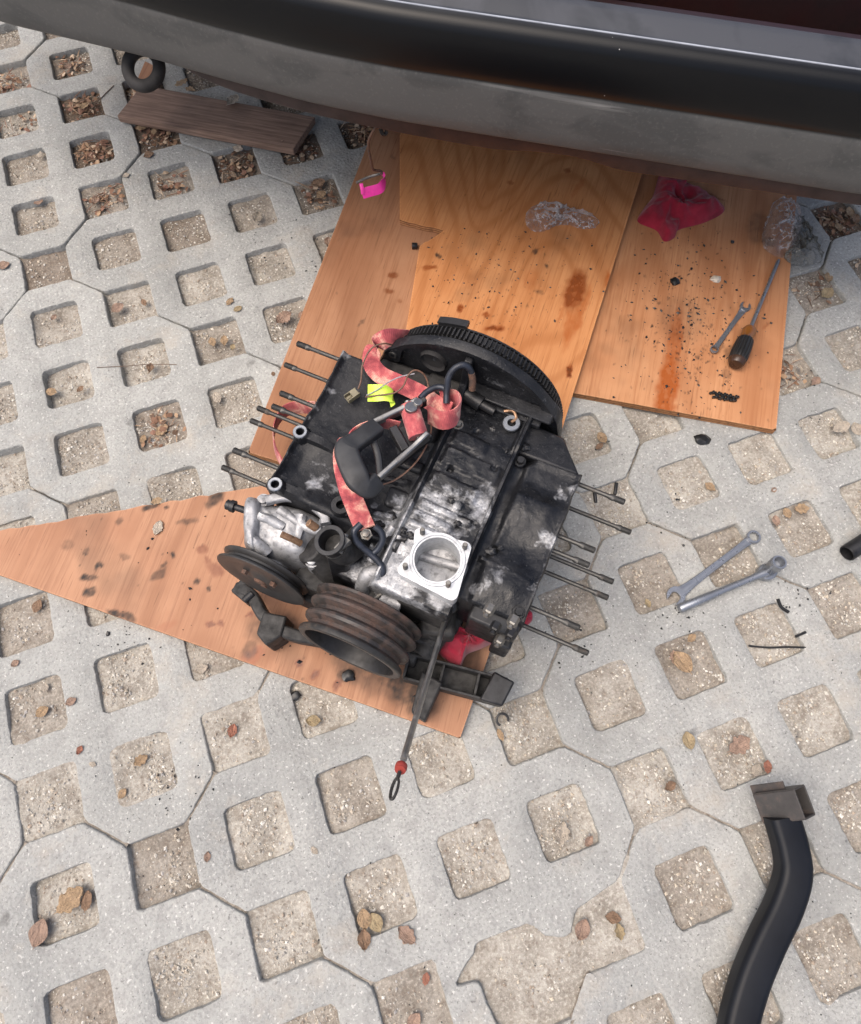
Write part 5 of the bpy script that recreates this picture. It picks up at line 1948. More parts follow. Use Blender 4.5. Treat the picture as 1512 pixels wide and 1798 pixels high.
box(bm, mid, (d.length, .012, .018), rz=math.atan2(d.y, d.x))
box(bm, mid + Vector((.012, .004, -.008)), (d.length * .9, .010, .010), rz=math.atan2(d.y, d.x))
obj('pawl_slide', bm, M['black'], strap, bevel=.0016)
bm = bmesh.new()
gp = [(738, 706, .300), (730, 713, .300), (720, 720, .300)]
lathe(bm, [(-.003, 0), (-.003, .0085), (.003, .0085), (.003, 0)], P(722, 716, .300), (.1, .1, 1), 16)
lathe(bm, [(-.003, 0), (-.003, .006), (.004, .006), (.004, 0)], P(734, 708, .300), (.1, .1, 1), 16)
obj('ratchet_rivet', bm, M['satin'], strap, bevel=.0006)
bm = bmesh.new()
gpath = spline(W([(662, 750, .294), (642, 764, .300), (618, 782, .302), (610, 795, .302), (620, 825, .302), (634, 850, .300), (646, 858, .296), (662, 844, .292)]), 8)
sweep(bm, gpath, rrect(.029, .020, .0045, 3), scale=lambda t: .84 + .28 * math.exp(-((t - .5) / .22) ** 6))
grip = obj('grip', bm, M['rubber'], strap, smooth=60)
bm = bmesh.new()
sweep(bm, spline(W([(655, 772, .290), (664, 800, .288), (668, 836, .288)]), 6), rrect(.009, .010, .003, 2))
obj('grip_bridge', bm, M['rubber'], grip)
# hooks
def hookobj(pts, r, mat):
    bm = bmesh.new()
    tube(bm, pts, r, 12, 8)
    return obj('hook', bm, mat, strap, smooth=60)
hookobj(W([(784, 708, .272), (785, 685, .282), (788, 662, .296), (800, 646, .306), (815, 641, .308), (826, 650, .300), (830, 668, .286), (829, 684, .272)]), .0047, M['hook'])
hookobj(W([(738, 700, .276), (750, 688, .277), (768, 680, .278), (782, 684, .279), (786, 706, .272)]), .0045, M['hook'])
hookobj(W([(828, 655, .2975), (830, 668, .2865), (829, 684, .273)]), .0049, M['hookrust'])
hookobj(W([(634, 920, .272), (622, 934, .270), (628, 952, .262), (650, 972, .252), (668, 990, .246), (672, 1005, .240), (666, 1015, .232)]), .0047, M['hook'])
hookobj(W([(658, 924, .272), (669, 934, .268), (672, 948, .262), (664, 964, .254), (655, 972, .25)]), .0045, M['hook'])
bm = bmesh.new()
lathe(bm, [(-.004, .008), (0, .008), (0, .0055), (.005, .0052), (.006, .003), (.006, 0)], P(643, 938, .268), (0, 0, 1), 6)
obj('hook_bolt', bm, M['bolt'], strap, smooth=30)

# ================================================================== WIRES AND TAG
wire = empty('sensor_wire', (0, 0, 0))
tag(wire, 'thin brown wire with small connector and neon yellow tape tag, lying on the left block', 'wire')
for pts, r, mt in (([(629, 683, .246), (634, 668, .252), (637, 640, .262), (652, 612, .272), (675, 603, .272), (695, 608, .25)], .0012, 'wire'),
                   ([(642, 697, .246), (665, 694, .254), (692, 690, .262), (708, 678, .268), (716, 660, .272), (728, 650, .275), (742, 655, .27), (750, 668, .262), (753, 684, .255)], .0012, 'wire'),
                   ([(644, 694, .246), (660, 686, .256), (684, 670, .266), (705, 661, .27), (728, 656, .272)], .0009, 'wiregrey'),
                   ([(666, 853, .25), (695, 842, .262), (725, 818, .268), (745, 790, .268), (756, 762, .262), (757, 742, .255)], .0012, 'wire')):
    bm = bmesh.new()
    tube(bm, W(pts), r, 7, 6)
    obj('strand', bm, M[mt], wire)
bm = bmesh.new()
cc = P(619, 697, .236)
d = (P(632, 688, .236) - P(606, 706, .236)); an = math.atan2(d.y, d.x)
ca = Vector((math.cos(an), math.sin(an), 0)); cb = Vector((-ca.y, ca.x, 0))
for s_ in (-1, 1):
    box(bm, cc + cb * (.0052 * s_) + UPV * .004, (.02, .0016, .009), rz=an)
box(bm, cc + UPV * .0008, (.02, .011, .0016), rz=an)
box(bm, cc + ca * .004 + UPV * .006, (.010, .010, .005), rz=an)
box(bm, cc - ca * .006 + UPV * .0035, (.006, .004, .004), rz=an)
obj('connector', bm, M['connector'], wire, bevel=.0004)
bm = bmesh.new()
pts = W([(646, 690, .246), (660, 690, .253), (676, 690, .254), (690, 697, .247), (684, 706, .240)])
ribbon(bm, pts, [Vector((-.1, .95, .1)), Vector((-.05, .95, .25)), Vector((0, .95, .2)), Vector((.15, .9, 0)), Vector((.3, .8, -.1))], .024, .0008)
obj('tape_tag', bm, M['tag'], wire, smooth=60)

# ================================================================== CLOTHS AND FILM
def crumple(name, outline, z, H, mat, label, cat, seed=0, fold=.012, fscale=26, rings=34, edge=.004, fine_=.16, parent=None, smooth=75):
    ol_ = spline([P(x, y, z) for x, y in outline], 9 if smooth else 4, True)
    c = sum(ol_, Vector()) / len(ol_)
    bm = bmesh.new()
    rows = []
    for k in range(rings + 1):
        t = 1 - k / rings
        row = []
        for i, p in enumerate(ol_):
            q = c + (p - c) * max(t, .004)
            an = math.atan2((p - c).y, (p - c).x)
            body = H * (1 - t ** 2.2) ** .8
            r1 = 1 - abs(mnoise.noise(Vector((q.x * fscale + seed, q.y * fscale * .8, seed)))) * 2
            r2 = 1 - abs(mnoise.noise(Vector((q.x * fscale * 2.3, q.y * fscale * 2.1 + seed, seed * 2.0)))) * 2
            rad = math.sin(an * 5 + seed + 3 * mnoise.noise(Vector((t * 3, seed, 0)))) * (1 - t) * .4
            z_ = z + edge * (.4 + .6 * mnoise.noise(Vector((an * 2.5, seed, 1.0)))) * t + body * (.62 + .2 * rad) + fold * (.6 * r1 + .35 * r2) * (1 - t ** 5) * .6
            r3 = 1 - abs(mnoise.noise(Vector((q.x * fscale * 4.6, q.y * fscale * 4.2 + seed, seed * 3.0)))) * 2
            z_ += fold * fine_ * r3 * (1 - t ** 6)
            j = mnoise.noise_vector(Vector((q.x * 40, q.y * 40, seed))) * .008 * (1 - t ** 4)
            row.append(bm.verts.new((q.x + j.x, q.y + j.y, max(z + .0008, z_))))
        rows.append(row)
    n = len(ol_)
    base = [bm.verts.new((p.x, p.y, z + .0004)) for p in ol_]
    rows.insert(0, base)
    for A, B_ in zip(rows, rows[1:]):
        for k in range(n):
            bm.faces.new((A[k], A[(k + 1) % n], B_[(k + 1) % n], B_[k]))
    if not smooth:
        rgj = random.Random(seed)
        for v in bm.verts:
            if v.co.z > z + .001:
                v.co += Vector((rgj.uniform(-.003, .003), rgj.uniform(-.003, .003), rgj.uniform(-.004, .006)))
                v.co.z = max(v.co.z, z + .0008)
        bmesh.ops.triangulate(bm, faces=bm.faces)
    o = obj(name, bm, mat, parent, smooth=smooth)
    if not parent:
        tag(o, label, cat)
    return o
crumple('shop_rag', [(1163, 300), (1204, 310), (1206, 326), (1238, 340), (1272, 368), (1240, 390), (1192, 404), (1184, 418), (1166, 424), (1152, 405), (1120, 390), (1128, 370), (1146, 345)], Z1, .026, M['cloth'], 'crumpled red shop rag on the plywood below the bumper', 'rag', 4, .034, 17, fine_=.04)
crumple('shop_rag', [(775, 1100), (800, 1095), (818, 1122), (842, 1080), (868, 1098), (880, 1118), (848, 1138), (820, 1150), (806, 1174), (784, 1160), (768, 1140)], .045, .045, M['cloth'], 'red rag stuffed under the engine beside the dipstick', 'rag', 11, .036, 24, fine_=.05)
crumple('shop_rag', [(925, 1072), (934, 1076), (934, 1090), (922, 1100), (910, 1095)], 0.0, .012, M['cloth'], 'scrap of red rag showing beside the right block studs', 'rag', 2, .01, 40, 10)
crumple('plastic_wrap', [(922, 385), (932, 366), (960, 357), (985, 362), (1010, 372), (1048, 384), (1044, 400), (1020, 402), (998, 395), (975, 397), (950, 408), (930, 402)], Z2, .010, M['film'], 'crumpled clear plastic wrap on the notched plywood sheet', 'plastic wrap', 6, .022, 75, 10, smooth=0)
bagroot = empty('plastic_bag', (0, 0, 0))
tag(bagroot, 'crinkled clear bag with dark foil side at the edge of the right plywood sheet', 'plastic bag')
crumple('bag_film', [(1338, 420), (1345, 385), (1362, 354), (1385, 350), (1400, 368), (1404, 400), (1396, 440), (1370, 452), (1345, 440)], Z1, .02, M['film'], None, None, 9, .03, 50, 10, parent=bagroot, smooth=0)
crumple('bag_foil', [(1392, 400), (1402, 380), (1418, 398), (1432, 430), (1444, 455), (1425, 464), (1395, 466), (1376, 452), (1388, 440)], Z1 + .001, .014, M['foil'], None, None, 14, .026, 60, 9, parent=bagroot, smooth=0)

# ================================================================== HAND TOOLS
def wrench(open_c, ring_c, z, th, w_sh, r_open, r_ring, label, tilt=0.0):
    root = empty('combination_wrench', (0, 0, 0))
    tag(root, label, 'wrench')
    d = (ring_c - open_c); L_ = d.length; an = math.atan2(d.y, d.x)
    base = Matrix.Translation((open_c.x, open_c.y, z)) @ Matrix.Rotation(an, 4, 'Z') @ Matrix.Rotation(-tilt, 4, 'Y')
    # shank with hollowed flanks
    bm = bmesh.new()
    rings = []
    for t in np.linspace(.0, 1, 24):
        x = r_open * .78 + t * (L_ - r_open * .78 - r_ring * .85)
        w = w_sh * (1 + .7 * (1 - t) ** 8 + .25 * t ** 10)
        h = th * (.62 + .1 * t)
        rings.append([bm.verts.new((x, y * w / 2, zz_ * h)) for y, zz_ in ((-1, .18), (-.92, 0), (.92, 0), (1, .18), (1, .82), (.85, 1), (.55, 1), (.45, .86), (-.45, .86), (-.55, 1), (-.85, 1), (-1, .82))])
    for A, B_ in zip(rings, rings[1:]):
        for k in range(12):
            bm.faces.new((A[k], A[(k + 1) % 12], B_[(k + 1) % 12], B_[k]))
    bm.faces.new(rings[0][::-1]); bm.faces.new(rings[-1])
    bmesh.ops.transform(bm, matrix=base, verts=bm.verts)
    obj('shank', bm, M['chrome'], root, smooth=38)
    # open jaw
    bm = bmesh.new()
    gap = r_open * .52
    a0 = math.radians(180 - 36)
    jaw = [(r_open * 1.04 * math.cos(a), r_open * .97 * math.sin(a)) for a in np.linspace(a0, -a0, 30)]
    inner = [(-r_open * .98, -gap), (-r_open * .02, -gap)] + [(-r_open * .02 + gap * .7 * math.cos(t), gap * math.sin(t)) for t in np.linspace(-1.3, 1.3, 7)] + [(-r_open * .02, gap), (-r_open * .98, gap)]
    poly = jaw + inner
    rj = Matrix.Rotation(math.radians(15), 4, 'Z')
    prism(bm, poly, 0, th * .8, base @ rj)
    obj('open_jaw', bm, M['chrome'], root, smooth=38, bevel=.0009)
    # ring end, raised, twelve-point inside
    bm = bmesh.new()
    zo = th * .35
    n = 48
    prf = []
    loops = []
    for (rad, zz_) in ((r_ring * .9, zo), (r_ring, zo + th * .15), (r_ring, zo + th * .85), (r_ring * .93, zo + th), (-1, zo + th), (-1, zo)):
        row = []
        for k in range(n):
            a = 2 * math.pi * k / n
            r_ = rad if rad > 0 else r_ring * (.70 + .045 * (1 if k % 4 < 2 else -1))
            row.append(bm.verts.new((L_ + r_ * math.cos(a), r_ * math.sin(a), zz_)))
        loops.append(row)
    for i in range(len(loops)):
        A, B_ = loops[i], loops[(i + 1) % len(loops)]
        for k in range(n):
            bm.faces.new((A[k], A[(k + 1) % n], B_[(k + 1) % n], B_[k]))
    bmesh.ops.transform(bm, matrix=base, verts=bm.verts)
    obj('ring_end', bm, M['chrome'], root, smooth=38)
    return root
wrench(P(1187, 1046, .004), P(1323, 943, .006), .001, .0062, .0115, .0155, .0115, 'chrome combination wrench on the pavers beside the socket ratchet')
wrench(P(1309, 538, .02), P(1254, 614, .02), Z1 + .0008, .005, .0085, .0105, .0078, 'small combination wrench on the plywood next to the screwdriver')

rat = empty('socket_ratchet', (0, 0, 0))
tag(rat, 'chrome socket ratchet with a socket fitted, lying on the pavers', 'ratchet')
ra, rb_ = P(1193, 1069, .010), P(1349, 1003, .014)
d = (rb_ - ra).normalized(); L_ = (rb_ - ra).length
bm = bmesh.new()
lathe(bm, [(0, 0), (0, .0062), (.002, .0075), (.05, .0070), (.075, .0056), (L_ - .03, .0052), (L_ - .012, .0075), (L_ - .004, .008)], ra, d, 24)
obj('handle', bm, M['chrome'], rat, smooth=50)
bm = bmesh.new()
hd = [(math.cos(a) * .0165, math.sin(a) * .0140) for a in np.linspace(0, 2 * math.pi, 36, endpoint=False)]
prism(bm, hd, 0.001, .015, Matrix.Translation((rb_.x, rb_.y, 0)) @ Matrix.Rotation(math.atan2(d.y, d.x), 4, 'Z'))
obj('ratchet_head', bm, M['chrome'], rat, bevel=.002)
bm = bmesh.new()
sc_ = P(1350, 1000, .014)
lathe(bm, [(0, .0095), (.002, .0105), (.020, .0105), (.022, .0118), (.036, .0118), (.037, .0112), (.037, .0085), (.022, .0078), (.022, 0)], sc_, (.04, .05, 1), 36)
obj('socket', bm, M['chrome'], rat, smooth=40)

sd_ = empty('screwdriver', (0, 0, 0))
tag(sd_, 'long screwdriver with amber and black handle on the right plywood sheet', 'screwdriver')
s0, s1 = P(1291, 641, Z1 + .017), P(1368, 455, Z1 + .007)
d = (s1 - s0).normalized(); Ls = (s1 - s0).length
hl = .098
bm = bmesh.new()
n = 48
prof_ = [(0, 0), (0, .008), (.001, .0115), (.006, .0145), (.012, .0155)]
lathe(bm, prof_, s0, d, n)
M['capdark'] = m_simple('dark_amber_cap', (.045, .022, .012), .3, 0, .2, 60, .05)
obj('handle_cap', bm, M['capdark'], sd_)
bm = bmesh.new()
x_, y_, _ = frame(d)
rows = []
for h, r_ in ((.012, .0150), (.015, .0162), (.03, .0168), (.05, .0160), (.060, .0150), (.063, .0138)):
    rows.append([bm.verts.new(s0 + d * h + (r_ * (1 - (.085 if k % 4 == 0 else 0))) * (math.cos(2 * math.pi * k / 64) * x_ + math.sin(2 * math.pi * k / 64) * y_)) for k in range(64)])
for A, B_ in zip(rows, rows[1:]):
    for k in range(64):
        bm.faces.new((A[k], A[(k + 1) % 64], B_[(k + 1) % 64], B_[k]))
obj('grip', bm, M['grip'], sd_, smooth=40)
bm = bmesh.new()
lathe(bm, [(.062, .0135), (.066, .0125), (.072, .0115), (.080, .0125), (.086, .0125), (.091, .0105), (.093, .0045)], s0, d, n)
obj('bolster', bm, M['amber'], sd_)
bm = bmesh.new()
lathe(bm, [(.09, .0034), (Ls - .012, .0034), (Ls - .004, .003), (Ls, .0012), (Ls, 0)], s0, d, 16)
obj('blade', bm, M['chrome'], sd_)

# ================================================================== BLACK CURVED TUBE AND SHORT TUBE
pt = empty('curved_tube', (0, 0, 0))
tag(pt, 'black curved square steel tube with open box bracket on the pavers', 'steel tube')
cp = W([(1372, 1432, .050), (1388, 1490, .045), (1392, 1535, .041), (1376, 1590, .037), (1345, 1655, .034), (1318, 1720, .032), (1298, 1790, .030), (1285, 1870, .030)])
bm = bmesh.new()
sweep(bm, spline(cp, 8), rrect(.044, .038, .010, 5), up=UPV)
obj('tube', bm, M['pipe'], pt, smooth=50)
bc = P(1370, 1412, .05)
dx = (P(1424, 1397, .06) - P(1330, 1420, .06)); dx.z = 0; dx.normalize()
dy = Vector((-dx.y, dx.x, 0))
an = math.atan2(dx.y, dx.x)
bw, bh, bl, th = .038, .032, .062, .0028
rotb = (Matrix.Rotation(an, 4, 'Z') @ Matrix.Rotation(-math.radians(52), 4, 'Y')).to_3x3()
mbox = P(1376, 1412, .050)
bm = bmesh.new()
def bb(c, s_):
    box(bm, mbox + rotb @ Vector(c), s_, rot=rotb)
bb((0, 0, bh / 2), (bl, bw, th)); bb((0, 0, -bh / 2), (bl, bw, th))
bb((0, bw / 2, 0), (bl, th, bh)); bb((0, -bw / 2, 0), (bl, th, bh))
bb((-bl * .20, 0, 0), (th, bw, bh))
obj('box_bracket', bm, M['bracket'], pt, bevel=.001)
bm = bmesh.new()
box(bm, mbox + rotb @ Vector((-.012, bw / 2 + .004, .004)), (.05, .014, .003), rot=rotb)
obj('bracket_tab', bm, M['bracket'], pt, bevel=.0008)

bm = bmesh.new()
k0_, k1_ = P(1487, 972, .0165), P(1640, 872, .0165)
lathe(bm, [(0, .0118), (.0004, .0135), (.002, .0140), ((k1_ - k0_).length, .0140), ((k1_ - k0_).length, .0118), (.002, .0116)], k0_, k1_ - k0_, 36, closed=True)
tag(obj('short_tube', bm, M['black'], smooth=40), 'glossy black round tube lying on the pavers at the right edge', 'steel tube')

# ================================================================== HANGING WIRE HOOK WITH PINK TAPE
hk = empty('hanging_wire_hook', (0, 0, 0))
tag(hk, 'bent wire with bright pink tape flag hanging below the bumper', 'wire hook')
bm = bmesh.new()
tube(bm, W([(668, 212, .345), (660, 222, .33), (647, 250, .29), (652, 285, .23), (656, 298, .2), (668, 300, .19), (672, 306, .185)]), .0022, 8)
obj('wire', bm, M['hookrust'], hk)
bm = bmesh.new()
tube(bm, W([(664, 218, .34), (676, 224, .32), (678, 234, .31), (672, 235, .312), (668, 226, .32)]), .003, 8)
obj('wire_clip', bm, M['black'], hk)
bm = bmesh.new()
tube(bm, W([(626, 321, .178), (645, 312, .180), (668, 305, .185)]), .0024, 8)
obj('crossbar', bm, M['satin'], hk)
bm = bmesh.new()
pts = W([(672, 302, .188), (674, 316, .178), (668, 330, .172), (650, 336, .17), (636, 340, .17)])
ribbon(bm, pts, [Vector((.1, .2, 1)), Vector((.0, .3, .95)), Vector((-.1, .5, .8)), Vector((-.2, .6, .75)), Vector((-.2, .6, .75))], .017, .0006)
ribbon(bm, W([(634, 322, .182), (636, 332, .176), (637, 341, .17)]), [Vector((.8, .1, .2))] * 3, .006, .0006)
obj('pink_tape', bm, M['pinktape'], hk, smooth=60)

# ================================================================== SMALL BLACK PIECES
def chip(px, py, z, size, mat, label, cat, seed, flat_=.5, name='rubber_chip', asp=1.0, rz=0.0):
    rg_ = random.Random(seed)
    bm = bmesh.new()
    bmesh.ops.create_icosphere(bm, subdivisions=2, radius=1.0)
    for v in bm.verts:
        v.co *= 1 + .45 * mnoise.noise(v.co * 1.3 + Vector((seed * 3.1, 0, 0)))
        v.co = Vector((v.co.x * size * asp, v.co.y * size, max(v.co.z, -.5) * size * flat_))
    w = P(px, py, z)
    zmin = min(v.co.z for v in bm.verts)
    bmesh.ops.transform(bm, matrix=Matrix.Translation((w.x, w.y, z - zmin)) @ Matrix.Rotation(rz, 4, 'Z'), verts=bm.verts)
    return tag(obj(name, bm, mat, smooth=25), label, cat)
chip(1185, 495, Z1, .0095, M['char'], 'black rubbery chunk on the right plywood sheet near the red rag', 'rubber chip', 1)
chip(1233, 773, 0, .0105, M['char'], 'pointed black chip on the paver in front of the right plywood sheet', 'rubber chip', 2, .6, asp=1.4, rz=-.5)
chip(1286, 425, Z1, .004, M['char'], 'tiny black crumb on the plywood between rag and plastic bag', 'crumb', 3)
chip(1257, 491, Z1, .009, M['leaf_pale'], 'pale flat pebble on the right plywood sheet', 'pebble', 4, .35, 'pebble', 1.2)
chip(538, 478, -.004, .005, M['char'], 'tiny black crumb on the paver left of the reddish plywood strip', 'crumb', 5)
chip(190, 1113, 0, .004, M['char'], 'small black crumb on the paver below the pointed offcut', 'crumb', 6)
chip(612, 1187, Z1, .010, M['char'], 'black greasy lump on the plywood below the crank pulley', 'lump', 7)
chip(519, 1222, -.006, .008, M['char'], 'black greasy lump at the edge of the opening under the offcut', 'lump', 8)
bm = bmesh.new()
q = P(728, 433, Z1)
lathe(bm, [(0, .0062), (.009, .0062), (.011, .0045), (.011, 0)], q - Vector((.006, .002, -.0062)), (.9, -.3, .0), 18)
tag(obj('bolt_cap', bm, M['black'], smooth=40), 'short dark bolt cap beside the notch of the plywood', 'bolt cap')
# row of small black clips at the front of the right sheet
clips = empty('clip_strip', (0, 0, 0))
tag(clips, 'strip of small black plastic clips near the front edge of the right plywood sheet', 'clip strip')
rc_ = random.Random(5)
for k in range(9):
    t = k / 8
    q = P(1252 + 40 * t, 690 + 8 * t + (6 if k % 2 else 0), Z1 + .003)
    bm = bmesh.new()
    box(bm, q, (.013, .004, .005), rz=-.35 + rc_.uniform(-.25, .25))
    box(bm, q + Vector((0, 0, .002)), (.004, .006, .006), rz=-.35)
    obj('clip', bm, M['char'], clips, bevel=.0008)
# two loose black studs under the right bank
for px, py, an, lb in ((1045, 872, 1.25, 'short black pin on the soil under the topmost right stud, nearer the block'), (1081, 858, 1.0, 'short black pin on the soil beside the tip of the topmost right stud')):
    bm = bmesh.new()
    q = P(px, py, -.002)
    dv = Vector((math.cos(an), math.sin(an), .05)) * .011
    cyl(bm, q - dv, q + dv, .003, .0034, 10)
    tag(obj('pin', bm, M['char'], bevel=.0006), lb, 'pin')
# open ring clip
bm = bmesh.new()
q = P(882, 1264, .003)
pts = [q + Vector((.009 * math.cos(a), .009 * math.sin(a), .003 + .002 * math.sin(a))) for a in np.linspace(-.6, 3.9, 16)]
sweep(bm, pts, rrect(.0035, .007, .001, 2), up=UPV)
tag(obj('ring_clip', bm, M['black']), 'open black ring clip on the paver beyond the engine carrier', 'ring clip')
# dark sticks
def stick(pts, r, label, mat=None, z=.002):
    bm = bmesh.new()
    tube(bm, W([(x, y, z) for x, y in pts]), r, 6, 5)
    tag(obj('twig', bm, mat or M['twig'], jit=.0003), label, 'twig')
stick([(1315, 1134), (1350, 1137), (1380, 1136), (1415, 1137)], .0016, 'straight dark twig across the opening right of the wrenches', M['char'], -.001)
stick([(1366, 1052), (1372, 1066), (1385, 1075)], .003, 'short dark bent twig above the opening right of the wrenches', M['char'])
stick([(1397, 1118), (1415, 1110)], .0022, 'stubby dark twig at the right rim of an opening', M['char'], .001)
stick([(170, 645), (215, 643), (260, 640), (310, 640)], .0007, 'long thin dry stem across an opening at the left')
stick([(155, 200), (172, 178), (200, 150)], .0009, 'thin dry stem next to the dark plank end')

# ================================================================== LEAVES
def leaf_mesh(kind, seed):
    rg_ = random.Random(seed)
    bm = bmesh.new()
    n = 14
    rows = []
    curl = rg_.uniform(-.5, .6); bend = rg_.uniform(-.4, .4)
    for i in range(n + 1):
        t = i / n
        w = math.sin(math.pi * min(1, t * .96 + .03)) ** .75 * .5
        if kind == 'oak':
            w *= .62 + .38 * abs(math.sin(t * math.pi * 3.2 + seed))
        elif kind == 'torn':
            w *= .7 + .3 * rg_.random()
        elif kind == 'long':
            w *= .5
        row = []
        for k in range(-3, 4):
            s = k / 3
            x = t - .5
            y = s * w * (.82 if kind != 'long' else 1)
            z = .16 * abs(s) ** 1.5 * (curl + .3) + .25 * bend * (t - .5) ** 2 + .03 * math.sin(9 * t + 4 * s + seed) + .12 * s * curl * math.sin(3 * t)
            row.append(Vector((x, y, z)))
        rows.append(row)
    up_ = [[bm.verts.new(v) for v in r_] for r_ in rows]
    dn_ = [[bm.verts.new(v - Vector((0, 0, .014))) for v in r_] for r_ in rows]
    for g, flip in ((up_, False), (dn_, True)):
        for A, B_ in zip(g, g[1:]):
            for k in range(6):
                f = (A[k], B_[k], B_[k + 1], A[k + 1])
                bm.faces.new(f[::-1] if flip else f)
    for k in (0, 6):
        for a in range(n):
            bm.faces.new((up_[a][k], up_[a + 1][k], dn_[a + 1][k], dn_[a][k]))
    # stalk
    cyl(bm, (-.5, 0, 0), (-.62, .03, .02), .018, .012, 5)
    zmin = min(v.co.z for v in bm.verts)
    for v in bm.verts:
        v.co.z -= zmin
    bmesh.ops.recalc_face_normals(bm, faces=bm.faces)
    me = bpy.data.meshes.new('dry_leaf')
    bm.to_mesh(me); bm.free()
    me.polygons.foreach_set('use_smooth', [True] * len(me.polygons))
    me.set_sharp_from_angle(angle=math.radians(60))
    return me
LM = {}
def leaf(px, py, size, deg, kind, mat, label, z=0.0, group=None, tilt=(0, 0)):
    key = (kind, (px * 7 + py) % 3, mat)
    if key not in LM:
        LM[key] = leaf_mesh(kind, (px * 7 + py) % 3 + len(LM) * .37)
        LM[key].materials.append(M[mat])
    o = bpy.data.objects.new('dry_leaf', LM[key])
    COL.objects.link(o)
    w = P(px, py, z)
    o.location = (w.x, w.y, z + (.0035 if z < -.001 else .0008))
    o.rotation_euler = (tilt[0], tilt[1], math.radians(deg))
    o.scale = (size * .86, size * .82, size * .86)
    tag(o, label, 'leaf', group)
    return o
HZ = -.009
leaf(209, 544, .030, 20, 'oval', 'leaf_pink', 'pinkish oval leaf at the lower left corner of an opening', -.006)
leaf(254, 533, .020, 100, 'torn', 'leaf_brown', 'brown torn leaf right of the pinkish oval leaf', -.006)
leaf(404, 530, .022, 40, 'torn', 'leaf_tan', 'tan leaf piece on the paver left of the reddish plywood strip')
leaf(418, 543, .020, 15, 'oval', 'leaf_yellow', 'yellow leaf on the paver above the opening with three leaves', .0)
leaf(395, 600, .026, 80, 'torn', 'leaf_tan', 'right one of two tan leaves lying side by side in an opening', -.007)
leaf(374, 602, .024, 95, 'torn', 'leaf_tan', 'left one of two tan leaves lying side by side in an opening', -.007)
leaf(410, 612, .015, 60, 'oval', 'leaf_yellow', 'small orange leaf at the corner below two tan leaves', -.004)
leaf(266, 648, .022, 70, 'torn', 'leaf_brown', 'brown leaf in the opening crossed by a thin stem', -.007)
leaf(92, 690, .024, 150, 'oval', 'leaf_tan', 'tan leaf in a sandy opening at the left edge', -.007)
leaf(143, 685, .018, 30, 'torn', 'leaf_brown', 'brown curled leaf in the sandy opening at the left edge', -.006)
leaf(97, 560, .016, 40, 'torn', 'leaf_pink', 'small pinkish leaf centred in an opening at the left', -.008)
leaf(8, 468, .028, 10, 'torn', 'leaf_pink', 'pale pink leaf on the paver at the left picture edge')
leaf(170, 355, .026, 60, 'torn', 'leaf_pink', 'pink-brown leaf in a littered opening', -.008)
leaf(213, 355, .020, 120, 'torn', 'leaf_pink', 'small pink-brown leaf at the right wall of a littered opening', -.008)
leaf(70, 358, .022, 5, 'torn', 'leaf_pink', 'pink leaf at the back of an opening near the left edge', -.010)
leaf(72, 274, .020, 75, 'oval', 'leaf_pale', 'whitish oval leaf in an opening near the left edge', -.006)
leaf(222, 309, .018, 15, 'oval', 'leaf_pale', 'whitish leaf sliver on a joint below the dark plank')
leaf(262, 273, .026, 10, 'oval', 'leaf_brown', 'red-brown leaf on the paver below the dark plank')
leaf(250, 228, .028, 170, 'oval', 'leaf_tan', 'tan leaf in the littered opening against the dark plank', -.004)
leaf(272, 234, .022, 80, 'oak', 'leaf_tan', 'curled tan leaf in the littered opening against the dark plank', -.002)
leaf(418, 262, .026, 150, 'oval', 'leaf_pale', 'pale leaf on the rim of the opening in front of the plank')
leaf(440, 278, .026, 95, 'long', 'leaf_tan', 'narrow tan leaf on the right rim of the opening in front of the plank')
leaf(122, 121, .024, 20, 'torn', 'leaf_pink', 'pink leaf in the opening below the bumper at upper left', -.008)
leaf(150, 190, .026, 30, 'oak', 'leaf_tan', 'tan curled leaf in the twig-filled opening left of the plank', -.004)
leaf(320, 147, .036, 20, 'oak', 'leaf_tan', 'lobed tan leaf lying on the plank beside the tow eye', .0225)
leaf(334, 158, .026, 140, 'oak', 'leaf_tan', 'small curled leaf touching the lobed leaf on the plank', .0225)
leaf(410, 178, .038, 30, 'oak', 'leaf_pale', 'pale lobed leaf on the middle of the plank', .0225)
leaf(495, 248, .006, 30, 'oval', 'leaf_pink', 'tiny pink fleck on the right end of the plank', .0225)
leaf(452, 385, .034, 60, 'oak', 'leaf_pale', 'pale crumpled leaf in the opening left of the plywood strip', -.006, tilt=(.3, .2))
leaf(560, 325, .034, 0, 'oval', 'leaf_brown', 'round brown leaf in the opening left of the pink tape', -.007)
leaf(565, 345, .026, 20, 'oval', 'leaf_tan', 'tan leaf below the round brown leaf near the pink tape', -.007)
leaf(577, 428, .026, 70, 'torn', 'leaf_pink', 'pink leaf against the left edge of the plywood strip', -.006)
leaf(500, 562, .040, 20, 'torn', 'leaf_pink', 'long pinkish leaf in the opening beside the plywood strip', -.004)
leaf(532, 556, .022, 20, 'torn', 'leaf_pink', 'smaller pinkish leaf touching the plywood strip edge', -.004)
leaf(480, 657, .011, 80, 'oval', 'leaf_brown', 'small round brown leaf on the joint near the stud tips')
leaf(382, 700, .028, 100, 'torn', 'leaf_pale', 'dull stiff leaf in the opening left of the head studs', -.004)
leaf(286, 758, .030, 25, 'oak', 'leaf_tan', 'tan curled leaf in the dark oily opening', -.010)
leaf(253, 773, .020, 60, 'torn', 'leaf_tan', 'left leaf in the dark oily opening', -.010)
leaf(276, 880, .022, 0, 'torn', 'leaf_tan', 'tan leaf piece on the upper edge of the pointed offcut', .0165)
